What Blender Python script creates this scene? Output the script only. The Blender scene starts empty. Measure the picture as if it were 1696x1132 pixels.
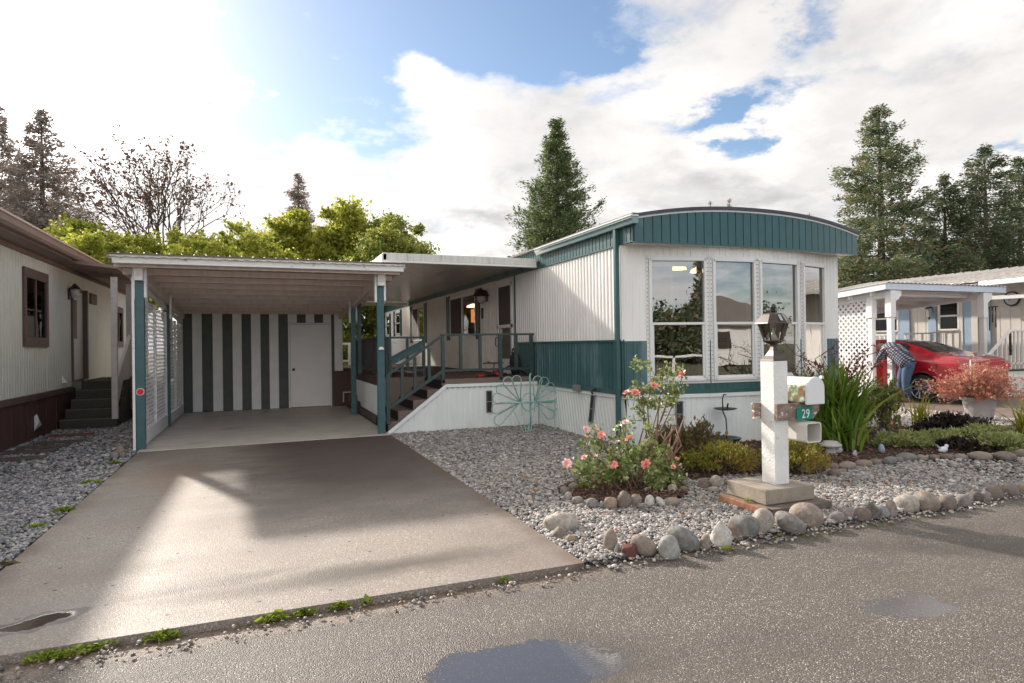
import bpy, bmesh, math, random
import numpy as np
from mathutils import Vector, Matrix, Quaternion
random.seed(7)
S = bpy.context.scene
COL = S.collection
R = math.radians
# ------------------------------------------------------------------ camera
FPX, CAMH = 1038.0, 1.45
YAW, PIT, ROL = R(22.0), R(0.31), R(-0.80)
def _axes():
    cy, sy, cp, sp, cr, sr = math.cos(YAW), math.sin(YAW), math.cos(PIT), math.sin(PIT), math.cos(ROL), math.sin(ROL)
    f = np.array([sy*cp, cy*cp, sp]); r0 = np.array([cy, -sy, 0]); u0 = np.cross(r0, f)
    return cr*r0+sr*u0, -sr*r0+cr*u0, f
AR, AU, AF = _axes()
CP = np.array([0, 0, CAMH])
cam = bpy.data.cameras.new('camera'); cam_o = bpy.data.objects.new('camera', cam); COL.objects.link(cam_o)
cam_o.matrix_world = Matrix(((AR[0], AU[0], -AF[0], 0), (AR[1], AU[1], -AF[1], 0), (AR[2], AU[2], -AF[2], CAMH), (0, 0, 0, 1)))
cam.sensor_width = 36; cam.lens = 36*FPX/1696; cam.clip_start = .05; cam.clip_end = 2000
S.camera = cam_o
def ray(x, y): return AF+(x-848)/FPX*AR-(y-566)/FPX*AU
def GZ(x, y, z=0.): d = ray(x, y); return CP+d*(z-CAMH)/d[2]      # real-world point at height z
def GY(x, y, Y): d = ray(x, y); return CP+d*Y/d[1]                # on the plane Y
def GX(x, y, X): d = ray(x, y); return CP+d*X/d[0]                # on the plane X
def GD(x, y, D): d = ray(x, y); return CP+d*D                     # at a forward distance
def depth(p): return float((np.array(p)-CP)@AF)
# ------------------------------------------------------------------ sun, world, exposure
SUN = Vector((-.38, 1, .56)).normalized()
sl = bpy.data.lights.new('sun', 'SUN'); sl.energy = 2.7; sl.angle = R(1.8); sl.color = (1, .90, .79)
so = bpy.data.objects.new('sun', sl); COL.objects.link(so); so.rotation_euler = SUN.to_track_quat('Z', 'Y').to_euler()
S.view_settings.view_transform = 'Standard'; S.view_settings.look = 'None'
S.view_settings.exposure = 1.30; S.view_settings.gamma = 1; S.view_settings.use_curve_mapping = False
W = bpy.data.worlds.new('World'); S.world = W; W.use_nodes = True
class NT:
    def __init__(s, nt): s.nt = nt; s.n = nt.nodes; s.l = nt.links
    def node(s, t, **k):
        n = s.n.new(t)
        for a, b in k.items(): setattr(n, a, b)
        return n
    def set(s, sock, v):
        if isinstance(v, bpy.types.NodeSocket): s.l.new(v, sock)
        elif v is not None: sock.default_value = v
    def m(s, op, a, b=None, c=None, clamp=False):
        n = s.node('ShaderNodeMath', operation=op, use_clamp=clamp)
        s.set(n.inputs[0], a); s.set(n.inputs[1], b)
        if c is not None: s.set(n.inputs[2], c)
        return n.outputs[0]
    def vm(s, op, a, b=None):
        n = s.node('ShaderNodeVectorMath', operation=op); s.set(n.inputs[0], a)
        if b is not None: s.set(n.inputs[1], b)
        return n.outputs[0]
    def noise(s, vec, scale, detail=4, rough=.55, dist=0., lac=2.0):
        n = s.node('ShaderNodeTexNoise'); s.set(n.inputs['Vector'], vec); s.set(n.inputs['Scale'], scale)
        n.inputs['Detail'].default_value = detail; n.inputs['Roughness'].default_value = rough; n.inputs['Distortion'].default_value = dist
        return n.outputs['Fac']
    def vor(s, vec, scale, feature='F1', out='Distance', rand=1., dims='3D'):
        n = s.node('ShaderNodeTexVoronoi', feature=feature, voronoi_dimensions=dims); s.set(n.inputs['Vector'], vec); s.set(n.inputs['Scale'], scale)
        n.inputs['Randomness'].default_value = rand
        return n.outputs[out]
    def ramp(s, f, a, b, lo=0., hi=1.):
        n = s.node('ShaderNodeMapRange', interpolation_type='SMOOTHSTEP'); s.set(n.inputs[0], f)
        n.inputs[1].default_value = a; n.inputs[2].default_value = b; n.inputs[3].default_value = lo; n.inputs[4].default_value = hi
        return n.outputs[0]
    def mix(s, f, a, b, bt='MIX'):
        n = s.node('ShaderNodeMix', data_type='RGBA', blend_type=bt); s.set(n.inputs[0], f)
        for i, v in ((6, a), (7, b)):
            if isinstance(v, bpy.types.NodeSocket): s.l.new(v, n.inputs[i])
            else: n.inputs[i].default_value = (*v[:3], 1)
        return n.outputs[2]
    def cramp(s, f, stops):
        n = s.node('ShaderNodeValToRGB'); s.set(n.inputs[0], f); e = n.color_ramp.elements
        while len(e) < len(stops): e.new(.5)
        for i, (p, c) in enumerate(stops): e[i].position = p; e[i].color = (*c[:3], 1)
        return n.outputs[0]
    def sep(s, v):
        n = s.node('ShaderNodeSeparateXYZ'); s.set(n.inputs[0], v); return n.outputs
    def comb(s, x, y, z):
        n = s.node('ShaderNodeCombineXYZ')
        for i, v in enumerate((x, y, z)): s.set(n.inputs[i], v)
        return n.outputs[0]
def build_world():
    t = NT(W.node_tree); t.n.clear()
    out = t.node('ShaderNodeOutputWorld'); bg = t.node('ShaderNodeBackground'); bg2 = t.node('ShaderNodeBackground'); mixs = t.node('ShaderNodeMixShader')
    sky = t.node('ShaderNodeTexSky', sky_type='NISHITA'); sky.sun_disc = False
    sky.sun_elevation = math.asin(SUN.z); sky.sun_rotation = math.atan2(SUN.x, SUN.y); sky.ozone_density = 2.2; sky.air_density = 1.0; sky.dust_density = .6
    co = t.node('ShaderNodeTexCoord').outputs['Generated']
    x, y, z = t.sep(t.vm('NORMALIZE', co))[:3]
    az = t.m('ARCTAN2', x, y); el = t.m('ARCSINE', z)
    zz = t.m('ADD', t.m('MAXIMUM', z, 0.), .22)
    px = t.m('DIVIDE', x, zz); py = t.m('DIVIDE', y, zz)
    P = t.comb(px, py, t.m('MULTIPLY', z, 1.2))
    n1 = t.noise(P, 2.3, 10, .60, .35); n2 = t.noise(P, 8.0, 7, .64, .4); n3 = t.noise(t.vm('ADD', P, (7.3, 2.1, 4.)), 1.1, 6, .55, .4)
    wz = t.m('MULTIPLY', t.m('SUBTRACT', t.noise(P, 2.6, 8, .68), .5), .44); we = t.m('MULTIPLY', t.m('SUBTRACT', t.noise(t.vm('ADD', P, (3., 9., 1.)), 2.6, 6, .6), .5), .26)
    azw = t.m('ADD', az, wz); elw = t.m('ADD', el, we)
    def blob(px_, py_, rx, ry, s, rot=0., warp=True, ae=None):
        d = ray(px_, py_); a0 = math.atan2(d[0], d[1]); e0 = math.atan2(d[2], math.hypot(d[0], d[1]))
        if ae: a0, e0 = ae
        A = t.m('SUBTRACT', azw if warp else az, a0); E = t.m('SUBTRACT', elw if warp else el, e0)
        c, s_ = math.cos(rot), math.sin(rot)
        u = t.m('DIVIDE', t.m('ADD', t.m('MULTIPLY', A, c), t.m('MULTIPLY', E, s_)), rx/FPX)
        v = t.m('DIVIDE', t.m('SUBTRACT', t.m('MULTIPLY', E, c), t.m('MULTIPLY', A, s_)), ry/FPX)
        q = t.m('ADD', t.m('MULTIPLY', u, u), t.m('MULTIPLY', v, v))
        return t.m('MULTIPLY', t.m('EXPONENT', t.m('MULTIPLY', q, -1.)), s)
    def total(bl):
        r = None
        for b in bl:
            v = blob(*b); r = v if r is None else t.m('ADD', r, v)
        return r
    holes = total([(490, 110, 140, 95, .86), (415, 180, 75, 50, .6), (620, 60, 160, 85, .86), (760, 45, 140, 70, .75), (920, 25, 170, 60, .85, .1), (620, 190, 100, 45, .5), (860, 100, 110, 40, .4), (470, 10, 110, 40, .35),
                   (1190, 205, 120, 26, .68, .22), (1250, 185, 50, 26, .4), (1330, 38, 62, 26, .5, .5), (1070, 150, 110, 22, .3, .5), (1660, 235, 70, 14, .5), (1000, 90, 110, 26, .35, .3), (320, 90, 50, 20, .25), (1500, 120, 90, 18, .2)])
    holes = t.m('ADD', holes, blob(0, 0, 700, 420, .75, 0, True, (2.45, .33)))
    puffs = total([(705, 112, 62, 34, .95, -.5, False), (556, 94, 26, 13, .75, 0, False), (515, 25, 36, 26, .5, .6, False), (565, 165, 62, 13, .55, .1, False), (230, 60, 190, 80, .5), (795, 62, 22, 30, .5, 0, False), (770, 20, 18, 26, .4, 0, False), (1330, 190, 50, 34, .55, 0., False), (330, 130, 60, 36, .3), (1300, 250, 260, 40, .3)])
    grey = total([(250, 175, 80, 36, 1.3), (165, 200, 60, 18, .6), (60, 60, 25, 18, .3), (790, 372, 110, 28, .75), (1170, 318, 200, 34, .55), (1400, 230, 60, 50, .3), (390, 350, 50, 20, .4), (1600, 150, 160, 60, .35), (1000, 250, 160, 30, .25)])
    dens = t.m('ADD', t.m('SUBTRACT', t.m('ADD', t.m('MULTIPLY', n1, 1.0), t.m('MULTIPLY', n2, .60)), holes), puffs)
    dens = t.m('SUBTRACT', dens, t.m('MULTIPLY', t.ramp(z, .55, .9), .12))
    cov = t.ramp(dens, .10, .80)
    shade = t.m('ADD', t.m('MULTIPLY', grey, .62), t.m('MULTIPLY', t.ramp(n3, .38, .66), .34))
    shade = t.m('MULTIPLY', shade, t.ramp(dens, .2, .6))
    shade = t.m('ADD', shade, t.m('MULTIPLY', t.ramp(t.noise(t.vm('ADD', P, (1.7, 5.2, 3.)), 3.2, 7, .62, .3), .45, .75), .20))
    g = t.m('SUBTRACT', 1.0, t.m('MULTIPLY', shade, .62))
    sd = t.m('ADD', t.m('ADD', t.m('MULTIPLY', x, SUN.x), t.m('MULTIPLY', y, SUN.y)), t.m('MULTIPLY', z, SUN.z))
    ga = t.ramp(sd, .93, 1.0); gb = t.ramp(sd, .45, 1.0); gfill = t.ramp(sd, .1, -.9)  # last ramp: extra cloud brightness opposite the sun, added as fill for shaded fronts
    lum = t.m('ADD', t.m('ADD', .465, t.m('MULTIPLY', t.m('MULTIPLY', ga, ga), 5.)), t.m('ADD', t.m('MULTIPLY', t.m('MULTIPLY', gb, gb), .17), t.m('MULTIPLY', gfill, .66)))
    lum = t.m('MULTIPLY', lum, t.m('POWER', g, 1.25))
    cc = t.mix(1., t.mix(t.m('MULTIPLY', shade, 1., clamp=True), (1.0, .965, .93), (.95, .94, .97)), (1, 1, 1), 'MULTIPLY')
    t.set(bg.inputs[0], t.mix(1., sky.outputs[0], (.98, .98, .96), 'MULTIPLY')); bg.inputs[1].default_value = .066
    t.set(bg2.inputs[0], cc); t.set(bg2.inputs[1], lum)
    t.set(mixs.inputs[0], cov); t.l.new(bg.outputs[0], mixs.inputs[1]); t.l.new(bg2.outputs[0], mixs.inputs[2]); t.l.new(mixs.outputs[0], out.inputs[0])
build_world()
# ------------------------------------------------------------------ object helpers
def tag(o, label=None, cat=None, group=None, kind=None):
    if label: o['label'] = label
    if cat: o['category'] = cat
    if group: o['group'] = group
    if kind: o['kind'] = kind
    return o
def thing(name, label, cat, loc=(0, 0, 0), group=None):
    o = bpy.data.objects.new(name, None); COL.objects.link(o); o.empty_display_size = .1
    o.location = [float(v) for v in loc]; tag(o, label, cat, group); return o
def rootloc(p):
    while p is not None and p.parent is not None: p = p.parent
    return np.array(p.location) if p is not None else np.zeros(3)
def link_mesh(me, name, mat, parent=None, loc=None):
    o = bpy.data.objects.new(name, me); COL.objects.link(o)
    if mat is not None:
        for mm in (mat if isinstance(mat, (list, tuple)) else [mat]): me.materials.append(mm)
    if parent is not None: o.parent = parent
    if loc is not None: o.location = loc
    return o
def np_mesh(name, V, Fc, smooth=False):
    """V (n,3), Fc (m,k) arrays -> mesh quickly"""
    me = bpy.data.meshes.new(name); V = np.asarray(V, np.float32); Fc = np.asarray(Fc, np.int32)
    me.vertices.add(len(V)); me.vertices.foreach_set('co', V.ravel())
    k = Fc.shape[1]; me.loops.add(Fc.size); me.loops.foreach_set('vertex_index', Fc.ravel())
    me.polygons.add(len(Fc)); me.polygons.foreach_set('loop_start', np.arange(0, Fc.size, k, dtype=np.int32))
    try: me.polygons.foreach_set('loop_total', np.full(len(Fc), k, np.int32))
    except Exception: pass
    if smooth: me.polygons.foreach_set('use_smooth', np.ones(len(Fc), bool))
    me.update(calc_edges=True); me.validate(); return me
def put(name, V, Fc, mat, parent=None, smooth=False):
    V = np.asarray(V, float)-rootloc(parent)
    return link_mesh(np_mesh(name, V, Fc, smooth), name, mat, parent)
class MB:
    def __init__(s): s.v = []; s.f = []; s.mi = []; s.cur = 0; s.sm = []; s.smooth = False
    def add(s, vs, fs):
        b = len(s.v); s.v += [tuple(float(c) for c in v) for v in vs]
        for f in fs: s.f.append([b+i for i in f]); s.mi.append(s.cur); s.sm.append(s.smooth)
        return s
    def box(s, x0, x1, y0, y1, z0, z1):
        v = [(x, y, z) for z in (z0, z1) for y in (y0, y1) for x in (x0, x1)]
        return s.add(v, [(0, 2, 3, 1), (4, 5, 7, 6), (0, 1, 5, 4), (2, 6, 7, 3), (0, 4, 6, 2), (1, 3, 7, 5)])
    def bar(s, a, b, w, h, up=(0, 0, 1)):
        a = np.array(a, float); b = np.array(b, float); d = b-a; d /= np.linalg.norm(d)
        up = np.array(up, float)
        if abs(d@up) > .99: up = np.array([0, 1., 0])
        r = np.cross(d, up); r /= np.linalg.norm(r); u = np.cross(r, d)
        v = [p+sx*r*w/2+sz*u*h/2 for p in (a, b) for sx, sz in ((-1, -1), (1, -1), (1, 1), (-1, 1))]
        return s.add(v, [(3, 2, 1, 0), (4, 5, 6, 7), (0, 1, 5, 4), (1, 2, 6, 5), (2, 3, 7, 6), (3, 0, 4, 7)])
    def tube(s, pts, r, n=8, closed=False, caps=True):
        pts = [np.array(p, float) for p in pts]; m = len(pts); rr = r if isinstance(r, (list, tuple)) else [r]*m
        vs = []; ref = None
        for i, p in enumerate(pts):
            if closed: d = pts[(i+1) % m]-pts[i-1]
            else: d = pts[min(i+1, m-1)]-pts[max(i-1, 0)]
            d = d/(np.linalg.norm(d)+1e-9)
            if ref is None: ref = np.array([0, 0, 1.]) if abs(d[2]) < .9 else np.array([1., 0, 0])
            a = np.cross(d, ref); a /= np.linalg.norm(a)+1e-9; b = np.cross(d, a); ref = -b if False else np.cross(a, d)
            for k in range(n):
                t = 2*math.pi*k/n; vs.append(p+rr[i]*(math.cos(t)*a+math.sin(t)*b))
        fs = []
        for i in range(m if closed else m-1):
            j = (i+1) % m
            for k in range(n): fs.append((i*n+k, i*n+(k+1) % n, j*n+(k+1) % n, j*n+k))
        if caps and not closed: fs += [tuple(range(n-1, -1, -1)), tuple((m-1)*n+k for k in range(n))]
        old = s.smooth; s.smooth = True; s.add(vs, fs); s.smooth = old; return s
    def lathe(s, c, prof, n=20, sq=False):
        vs = []; m = len(prof)
        for r, z in prof:
            for k in range(n):
                t = 2*math.pi*(k+(.5 if sq else 0))/n; vs.append((c[0]+r*math.cos(t), c[1]+r*math.sin(t), c[2]+z))
        fs = [(i*n+k, i*n+(k+1) % n, (i+1)*n+(k+1) % n, (i+1)*n+k) for i in range(m-1) for k in range(n)]
        if prof[0][0] > 1e-4: fs.append(tuple(range(n-1, -1, -1)))
        if prof[-1][0] > 1e-4: fs.append(tuple((m-1)*n+k for k in range(n)))
        old = s.smooth; s.smooth = not sq; s.add(vs, fs); s.smooth = old; return s
    def prism(s, poly, axis, a0, a1):
        """poly 2-D list in the plane normal to axis, extruded a0..a1"""
        def P(u, v, w): return {'x': (w, u, v), 'y': (u, w, v), 'z': (u, v, w)}[axis]
        n = len(poly); vs = [P(u, v, a0) for u, v in poly]+[P(u, v, a1) for u, v in poly]
        fs = [tuple(range(n)), tuple(range(2*n-1, n-1, -1))]+[(i, i+n, (i+1) % n+n, (i+1) % n) for i in range(n)]
        return s.add(vs, fs)
    def corr(s, p0, p1, z0, z1, pitch, dep, out=1, duty=.5, slope=.25, shear=0.):
        """ribbed sheet from p0 to p1 (2-D); z0,z1 numbers or functions of distance; ribs stand dep proud"""
        p0 = np.array(p0, float); p1 = np.array(p1, float); L = np.linalg.norm(p1-p0); d = (p1-p0)/L; nrm = np.array([d[1], -d[0]])*out
        prof = [(0, 0), ((1-duty)*.5, 0), ((1-duty)*.5+slope*.2, 1), (1-(1-duty)*.5-slope*.2, 1), (1-(1-duty)*.5, 0)]
        ts = []; k = 0
        while k*pitch < L:
            for a, h in prof:
                t = (k+a)*pitch
                if t < L: ts.append((t, h))
            k += 1
        ts.append((L, 0)); fz0 = z0 if callable(z0) else (lambda t: z0); fz1 = z1 if callable(z1) else (lambda t: z1)
        vs = []
        for t, h in ts:
            p = p0+d*t+nrm*dep*h; vs.append((p[0], p[1], fz0(t))); vs.append((p[0], p[1], fz1(t)))
        for i in range(0, len(vs), 2):
            if shear: vs[i] = (vs[i][0]+d[0]*shear, vs[i][1]+d[1]*shear, vs[i][2])
        return s.add(vs, [(2*i, 2*i+2, 2*i+3, 2*i+1) for i in range(len(ts)-1)])
    def build(s, name, mat, parent=None, bevel=0., label=None):
        rl = rootloc(parent); me = bpy.data.meshes.new(name)
        me.from_pydata([(v[0]-rl[0], v[1]-rl[1], v[2]-rl[2]) for v in s.v], [], s.f)
        me.polygons.foreach_set('material_index', s.mi); me.polygons.foreach_set('use_smooth', s.sm)
        bm = bmesh.new(); bm.from_mesh(me)
        if bevel == 0 or True: pass
        bmesh.ops.recalc_face_normals(bm, faces=bm.faces); bm.to_mesh(me); bm.free()
        me.update(); o = link_mesh(me, name, mat, parent)
        if bevel:
            m = o.modifiers.new('bevel', 'BEVEL'); m.width = bevel; m.segments = 2; m.limit_method = 'ANGLE'; m.angle_limit = R(50)
        if label: o['label'] = label
        return o
def box(name, b, mat, parent=None, bevel=.004, label=None): return MB().box(*b).build(name, mat, parent, bevel, label)
def copy_tree(o, parent=None):
    c = o.copy(); COL.objects.link(c)
    if parent is not None: c.parent = parent
    for ch in list(o.children): copy_tree(ch, c)
    return c
# ------------------------------------------------------------------ materials
MATS = {}
def mat(name, col, rough=.6, var=0., vscale=6., bump=0., bscale=60., metal=0., spec=.5, dirt=None, dscale=3., dlo=.5, dhi=.7, stretch=(1, 1, 1), island=0., coat=0., emit=None, trans=0., bdetail=3):
    if name in MATS: return MATS[name]
    m = bpy.data.materials.new(name); m.use_nodes = True; t = NT(m.node_tree); b = t.n['Principled BSDF']; MATS[name] = m
    co = t.node('ShaderNodeTexCoord').outputs['Object']
    if stretch != (1, 1, 1): vec = t.vm('MULTIPLY', co, stretch)
    else: vec = co
    c = None
    if var:
        f = t.noise(vec, vscale, 5, .6)
        c = t.mix(t.ramp(f, .3, .7), [v*(1-var) for v in col], [min(1, v*(1+var)) for v in col])
    if island:
        ri = t.node('ShaderNodeNewGeometry').outputs['Random Per Island']
        base = c if c is not None else col
        hs = t.node('ShaderNodeHueSaturation')
        if isinstance(base, bpy.types.NodeSocket): t.l.new(base, hs.inputs['Color'])
        else: hs.inputs['Color'].default_value = (*base, 1)
        t.set(hs.inputs['Value'], t.m('ADD', 1-island, t.m('MULTIPLY', ri, 2*island)))
        t.set(hs.inputs['Hue'], t.m('ADD', .5-island*.04, t.m('MULTIPLY', t.m('FRACT', t.m('MULTIPLY', ri, 17.3)), island*.08)))
        c = hs.outputs[0]
    if dirt is not None:
        f = t.ramp(t.noise(vec, dscale, 7, .68), dlo, dhi)
        c = t.mix(f, c if c is not None else col, dirt)
    if c is None: b.inputs['Base Color'].default_value = (*col, 1)
    else: t.l.new(c, b.inputs['Base Color'])
    b.inputs['Roughness'].default_value = rough; b.inputs['Metallic'].default_value = metal; b.inputs['Specular IOR Level'].default_value = spec
    if coat: b.inputs['Coat Weight'].default_value = coat; b.inputs['Coat Roughness'].default_value = .04
    if bump:
        bn = t.node('ShaderNodeBump'); bn.inputs['Strength'].default_value = bump; bn.inputs['Distance'].default_value = .01
        t.set(bn.inputs['Height'], t.noise(vec, bscale, bdetail, .6)); t.l.new(bn.outputs[0], b.inputs['Normal'])
    if emit: b.inputs['Emission Color'].default_value = (*emit[0], 1); b.inputs['Emission Strength'].default_value = emit[1]
    return m
def leafmat(name, c1, c2, c3=None, trans=.4, rough=.5, f3=.8):
    if name in MATS: return MATS[name]
    m = bpy.data.materials.new(name); m.use_nodes = True; t = NT(m.node_tree); t.n.clear(); MATS[name] = m
    ri = t.node('ShaderNodeNewGeometry').outputs['Random Per Island']
    stops = [(0, c1), (.75, c2)]+([(f3, c3)] if c3 else [])
    co = t.node('ShaderNodeTexCoord').outputs['Object']
    cl = t.noise(co, .9, 3, .5)
    c = t.cramp(t.m('MULTIPLY', t.m('ADD', t.m('MULTIPLY', ri, .75), t.m('MULTIPLY', t.ramp(cl, .35, .65), .3)), .98), stops)
    d = t.node('ShaderNodeBsdfPrincipled'); t.l.new(c, d.inputs['Base Color']); d.inputs['Roughness'].default_value = rough; d.inputs['Specular IOR Level'].default_value = .35
    tr = t.node('ShaderNodeBsdfTranslucent'); t.l.new(t.mix(.5, c, (.9, .95, .3), 'MULTIPLY'), tr.inputs[0]); t.l.new(c, tr.inputs[0])
    mx = t.node('ShaderNodeMixShader'); mx.inputs[0].default_value = trans; t.l.new(d.outputs[0], mx.inputs[1]); t.l.new(tr.outputs[0], mx.inputs[2])
    o = t.node('ShaderNodeOutputMaterial'); t.l.new(mx.outputs[0], o.inputs[0]); return m
def glassmat(name, tint=(.6, .62, .62), refl=.35, rough=.0, blend=.3):
    if name in MATS: return MATS[name]
    m = bpy.data.materials.new(name); m.use_nodes = True; t = NT(m.node_tree); t.n.clear(); MATS[name] = m
    g = t.node('ShaderNodeBsdfGlossy'); g.inputs['Roughness'].default_value = rough; g.inputs[0].default_value = (.95, .95, .95, 1)
    tr = t.node('ShaderNodeBsdfTransparent'); tr.inputs[0].default_value = (*tint, 1)
    lw = t.node('ShaderNodeLayerWeight'); lw.inputs[0].default_value = blend
    f = t.m('ADD', refl, t.m('MULTIPLY', lw.outputs['Fresnel'], 1-refl), clamp=True)
    mx = t.node('ShaderNodeMixShader'); t.set(mx.inputs[0], f); t.l.new(tr.outputs[0], mx.inputs[1]); t.l.new(g.outputs[0], mx.inputs[2])
    co = t.node('ShaderNodeTexCoord').outputs['Object']; bn = t.node('ShaderNodeBump'); bn.inputs['Strength'].default_value = .06; bn.inputs['Distance'].default_value = .02
    t.set(bn.inputs['Height'], t.noise(co, 1.6, 2, .5)); t.l.new(bn.outputs[0], g.inputs['Normal'])
    o = t.node('ShaderNodeOutputMaterial'); t.l.new(mx.outputs[0], o.inputs[0]); return m
WHITE = mat('white_siding', (.80, .79, .77), .45, .05, 3, dirt=(.45, .40, .32), dscale=2.2, dlo=.62, dhi=.85, stretch=(1, 1, .35))
WHITE2 = mat('white_paint', (.82, .81, .79), .5, .05, 5, .25, 40, dirt=(.42, .38, .33), dscale=9, dlo=.62, dhi=.72)
WORN = mat('weathered_white_paint', (.84, .83, .80), .6, .06, 5, .35, 60, dirt=(.30, .25, .22), dscale=11, dlo=.60, dhi=.68, stretch=(.5, 1, 1.6))
WARMLITPORCH = mat('warm_lit_siding', (.78, .74, .68), .5, .05, 3)  # white siding with the porch's warm light put into its colour
TEAL = mat('teal_paint', (.036, .105, .112), .42, .12, 4, dirt=(.13, .22, .25), dscale=1.6, dlo=.50, dhi=.70, stretch=(1, 1, .3))
TEALL = mat('teal_trim', (.034, .098, .102), .35, .08, 8)
TEALPOST = mat('teal_post_paint', (.040, .108, .120), .42, .10, 8, .2, 50)
SKIRT = mat('white_skirting', (.74, .77, .76), .5, .05, 2, dirt=(.42, .38, .30), dscale=3, dlo=.60, dhi=.85, stretch=(1, 1, .5))
RAILG = mat('dark_green_metal', (.032, .060, .058), .4, .12, 10)
ROOFG = mat('dark_roof_metal', (.05, .052, .065), .5, .2, 5)
RAFT = mat('aged_rafter_wood', (.78, .66, .60), .7, .08, 3, .15, 40, dirt=(.52, .40, .34), dscale=4, dlo=.55, dhi=.85, stretch=(3, 1, .3))
ROOFP = mat('carport_roof_panel', (.66, .56, .50), .55, .12, 5, dirt=(.30, .24, .2), dscale=8, dlo=.5, dhi=.75, stretch=(4, .4, 1))
CARPET = mat('taupe_carpet', (.20, .155, .135), .95, .3, 160, .8, 260, dirt=(.10, .08, .07), dscale=90, dlo=.5, dhi=.62)
CARPETD = mat('brown_carpet', (.13, .085, .07), .95, .25, 120, .8, 260)
DARKMETAL = mat('bronze_metal', (.07, .052, .045), .38, .1, 8, metal=.4)
BLACK = mat('black_plastic', (.02, .02, .022), .5)
ALU = mat('white_aluminium', (.74, .74, .73), .35, .03, 6)
GLASS = glassmat('window_glass', (.42, .43, .43), .22, 0., .25)
GLASSD = glassmat('dark_window_glass', (.55, .55, .55), .03, 0., .04)
DARK = mat('dark_interior', (.045, .035, .03), .9)
CONC = mat('pad_concrete', (.30, .26, .21), .85, .14, 8, .5, 60, dirt=(.17, .14, .11), dscale=4, dlo=.5, dhi=.75)
BROWNT = mat('brown_trim', (.115, .065, .055), .5, .1, 5)
BROWNS = mat('brown_skirt_board', (.085, .035, .03), .55, .18, 5, .2, 30, stretch=(1, 1, .3))
CREAM = mat('cream_siding', (.66, .63, .55), .5, .04, 3)
BARK = mat('bark', (.10, .075, .055), .9, .3, 8, .6, 30)
# ================================================================== GROUND
def gmat(name):
    m = bpy.data.materials.new(name); m.use_nodes = True; t = NT(m.node_tree); return m, t, t.n['Principled BSDF'], t.node('ShaderNodeTexCoord').outputs['Object']
def ell(t, co, cx, cy, rx, ry, warp=.25, wsc=3., rot=0., soft=(.8, 1.1)):
    """soft-edged irregular patch on the ground, 1 inside"""
    x, y, z = t.sep(co)[:3]
    wx = t.m('MULTIPLY', t.m('SUBTRACT', t.noise(co, wsc, 4, .6), .5), warp); wy = t.m('MULTIPLY', t.m('SUBTRACT', t.noise(t.vm('ADD', co, (5, 9, 2)), wsc, 4, .6), .5), warp)
    A = t.m('ADD', t.m('SUBTRACT', x, cx), wx); B = t.m('ADD', t.m('SUBTRACT', y, cy), wy); c, s = math.cos(rot), math.sin(rot)
    u = t.m('DIVIDE', t.m('ADD', t.m('MULTIPLY', A, c), t.m('MULTIPLY', B, s)), rx); v = t.m('DIVIDE', t.m('SUBTRACT', t.m('MULTIPLY', B, c), t.m('MULTIPLY', A, s)), ry)
    q = t.m('SQRT', t.m('ADD', t.m('MULTIPLY', u, u), t.m('MULTIPLY', v, v)))
    return t.ramp(q, soft[0], soft[1], 1., 0.)
def bump(t, b, h, strength, dist):
    n = t.node('ShaderNodeBump'); n.inputs['Strength'].default_value = strength; n.inputs['Distance'].default_value = dist
    t.set(n.inputs['Height'], h); t.l.new(n.outputs[0], b.inputs['Normal'])
# road
ROAD, t, b, co = gmat('asphalt_road')
cell = t.vor(co, 145, out='Color'); cd = t.vor(co, 145); r_ = t.sep(cell)[0]
agg = t.cramp(r_, [(0, (.075, .062, .052)), (.35, (.145, .12, .10)), (.68, (.22, .187, .157)), (.90, (.34, .295, .25)), (.975, (.72, .68, .62))])
gap = t.ramp(cd, .30, .62)
c = t.mix(gap, agg, (.075, .062, .052))
big = t.noise(co, .9, 6, .6)
c = t.mix(t.ramp(big, .38, .66, 0, .32), c, (.085, .070, .060), 'MIX'); c = t.mix(t.ramp(t.noise(t.vm('MULTIPLY', co, (.35, 1.6, 1)), 1.4, 6, .6), .45, .65, 0, .35), c, (.06, .05, .043))
pud = t.m('MAXIMUM', ell(t, co, 1.10, 2.66, .52, .29, .45, 2.6, -.15, (.45, 1.35)), ell(t, co, 3.40, 2.42, .34, .20, .45, 3., -.25, (.1, 1.3)))
pud = t.m('MAXIMUM', pud, t.m('MULTIPLY', ell(t, co, 5.05, 2.62, .32, .16, .25, 3., -.2, (.2, 1.2)), .7))
damp_shadow = t.m('MAXIMUM', ell(t, co, 4.6, 2.95, 1.0, .17, .35, 2., -.55, (.3, 1.3)), ell(t, co, 1.1, 2.72, .72, .42, .4, 3., -.2, (.6, 1.2)))  # first patch: mailbox post's shadow put into the colour; second: damp round the puddle
c = t.mix(t.m('MULTIPLY', damp_shadow, .45), c, (.035, .028, .024))
moss = t.m('MULTIPLY', ell(t, co, 4.2, 3.62, 1.5, .07, .12, 5., -.01, (.3, 1.2)), t.ramp(t.noise(co, 3., 4, .6), .45, .6))
c = t.mix(t.m('MULTIPLY', moss, .6), c, (.09, .085, .01))
lvl = t.ramp(t.m('SUBTRACT', pud, t.m('MULTIPLY', t.m('MULTIPLY', r_, t.ramp(cd, .55, .1)), .75)), .12, .50)
lvl = t.m('MULTIPLY', lvl, t.ramp(t.m('ADD', pud, t.m('MULTIPLY', t.m('SUBTRACT', t.noise(co, 16, 6, .7), .5), 1.3)), .25, .55))
c = t.mix(t.m('MULTIPLY', lvl, .8), c, (.062, .060, .064)); t.set(b.inputs['Specular IOR Level'], t.m('ADD', .5, t.m('MULTIPLY', lvl, .5)))
t.l.new(c, b.inputs['Base Color'])
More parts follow.
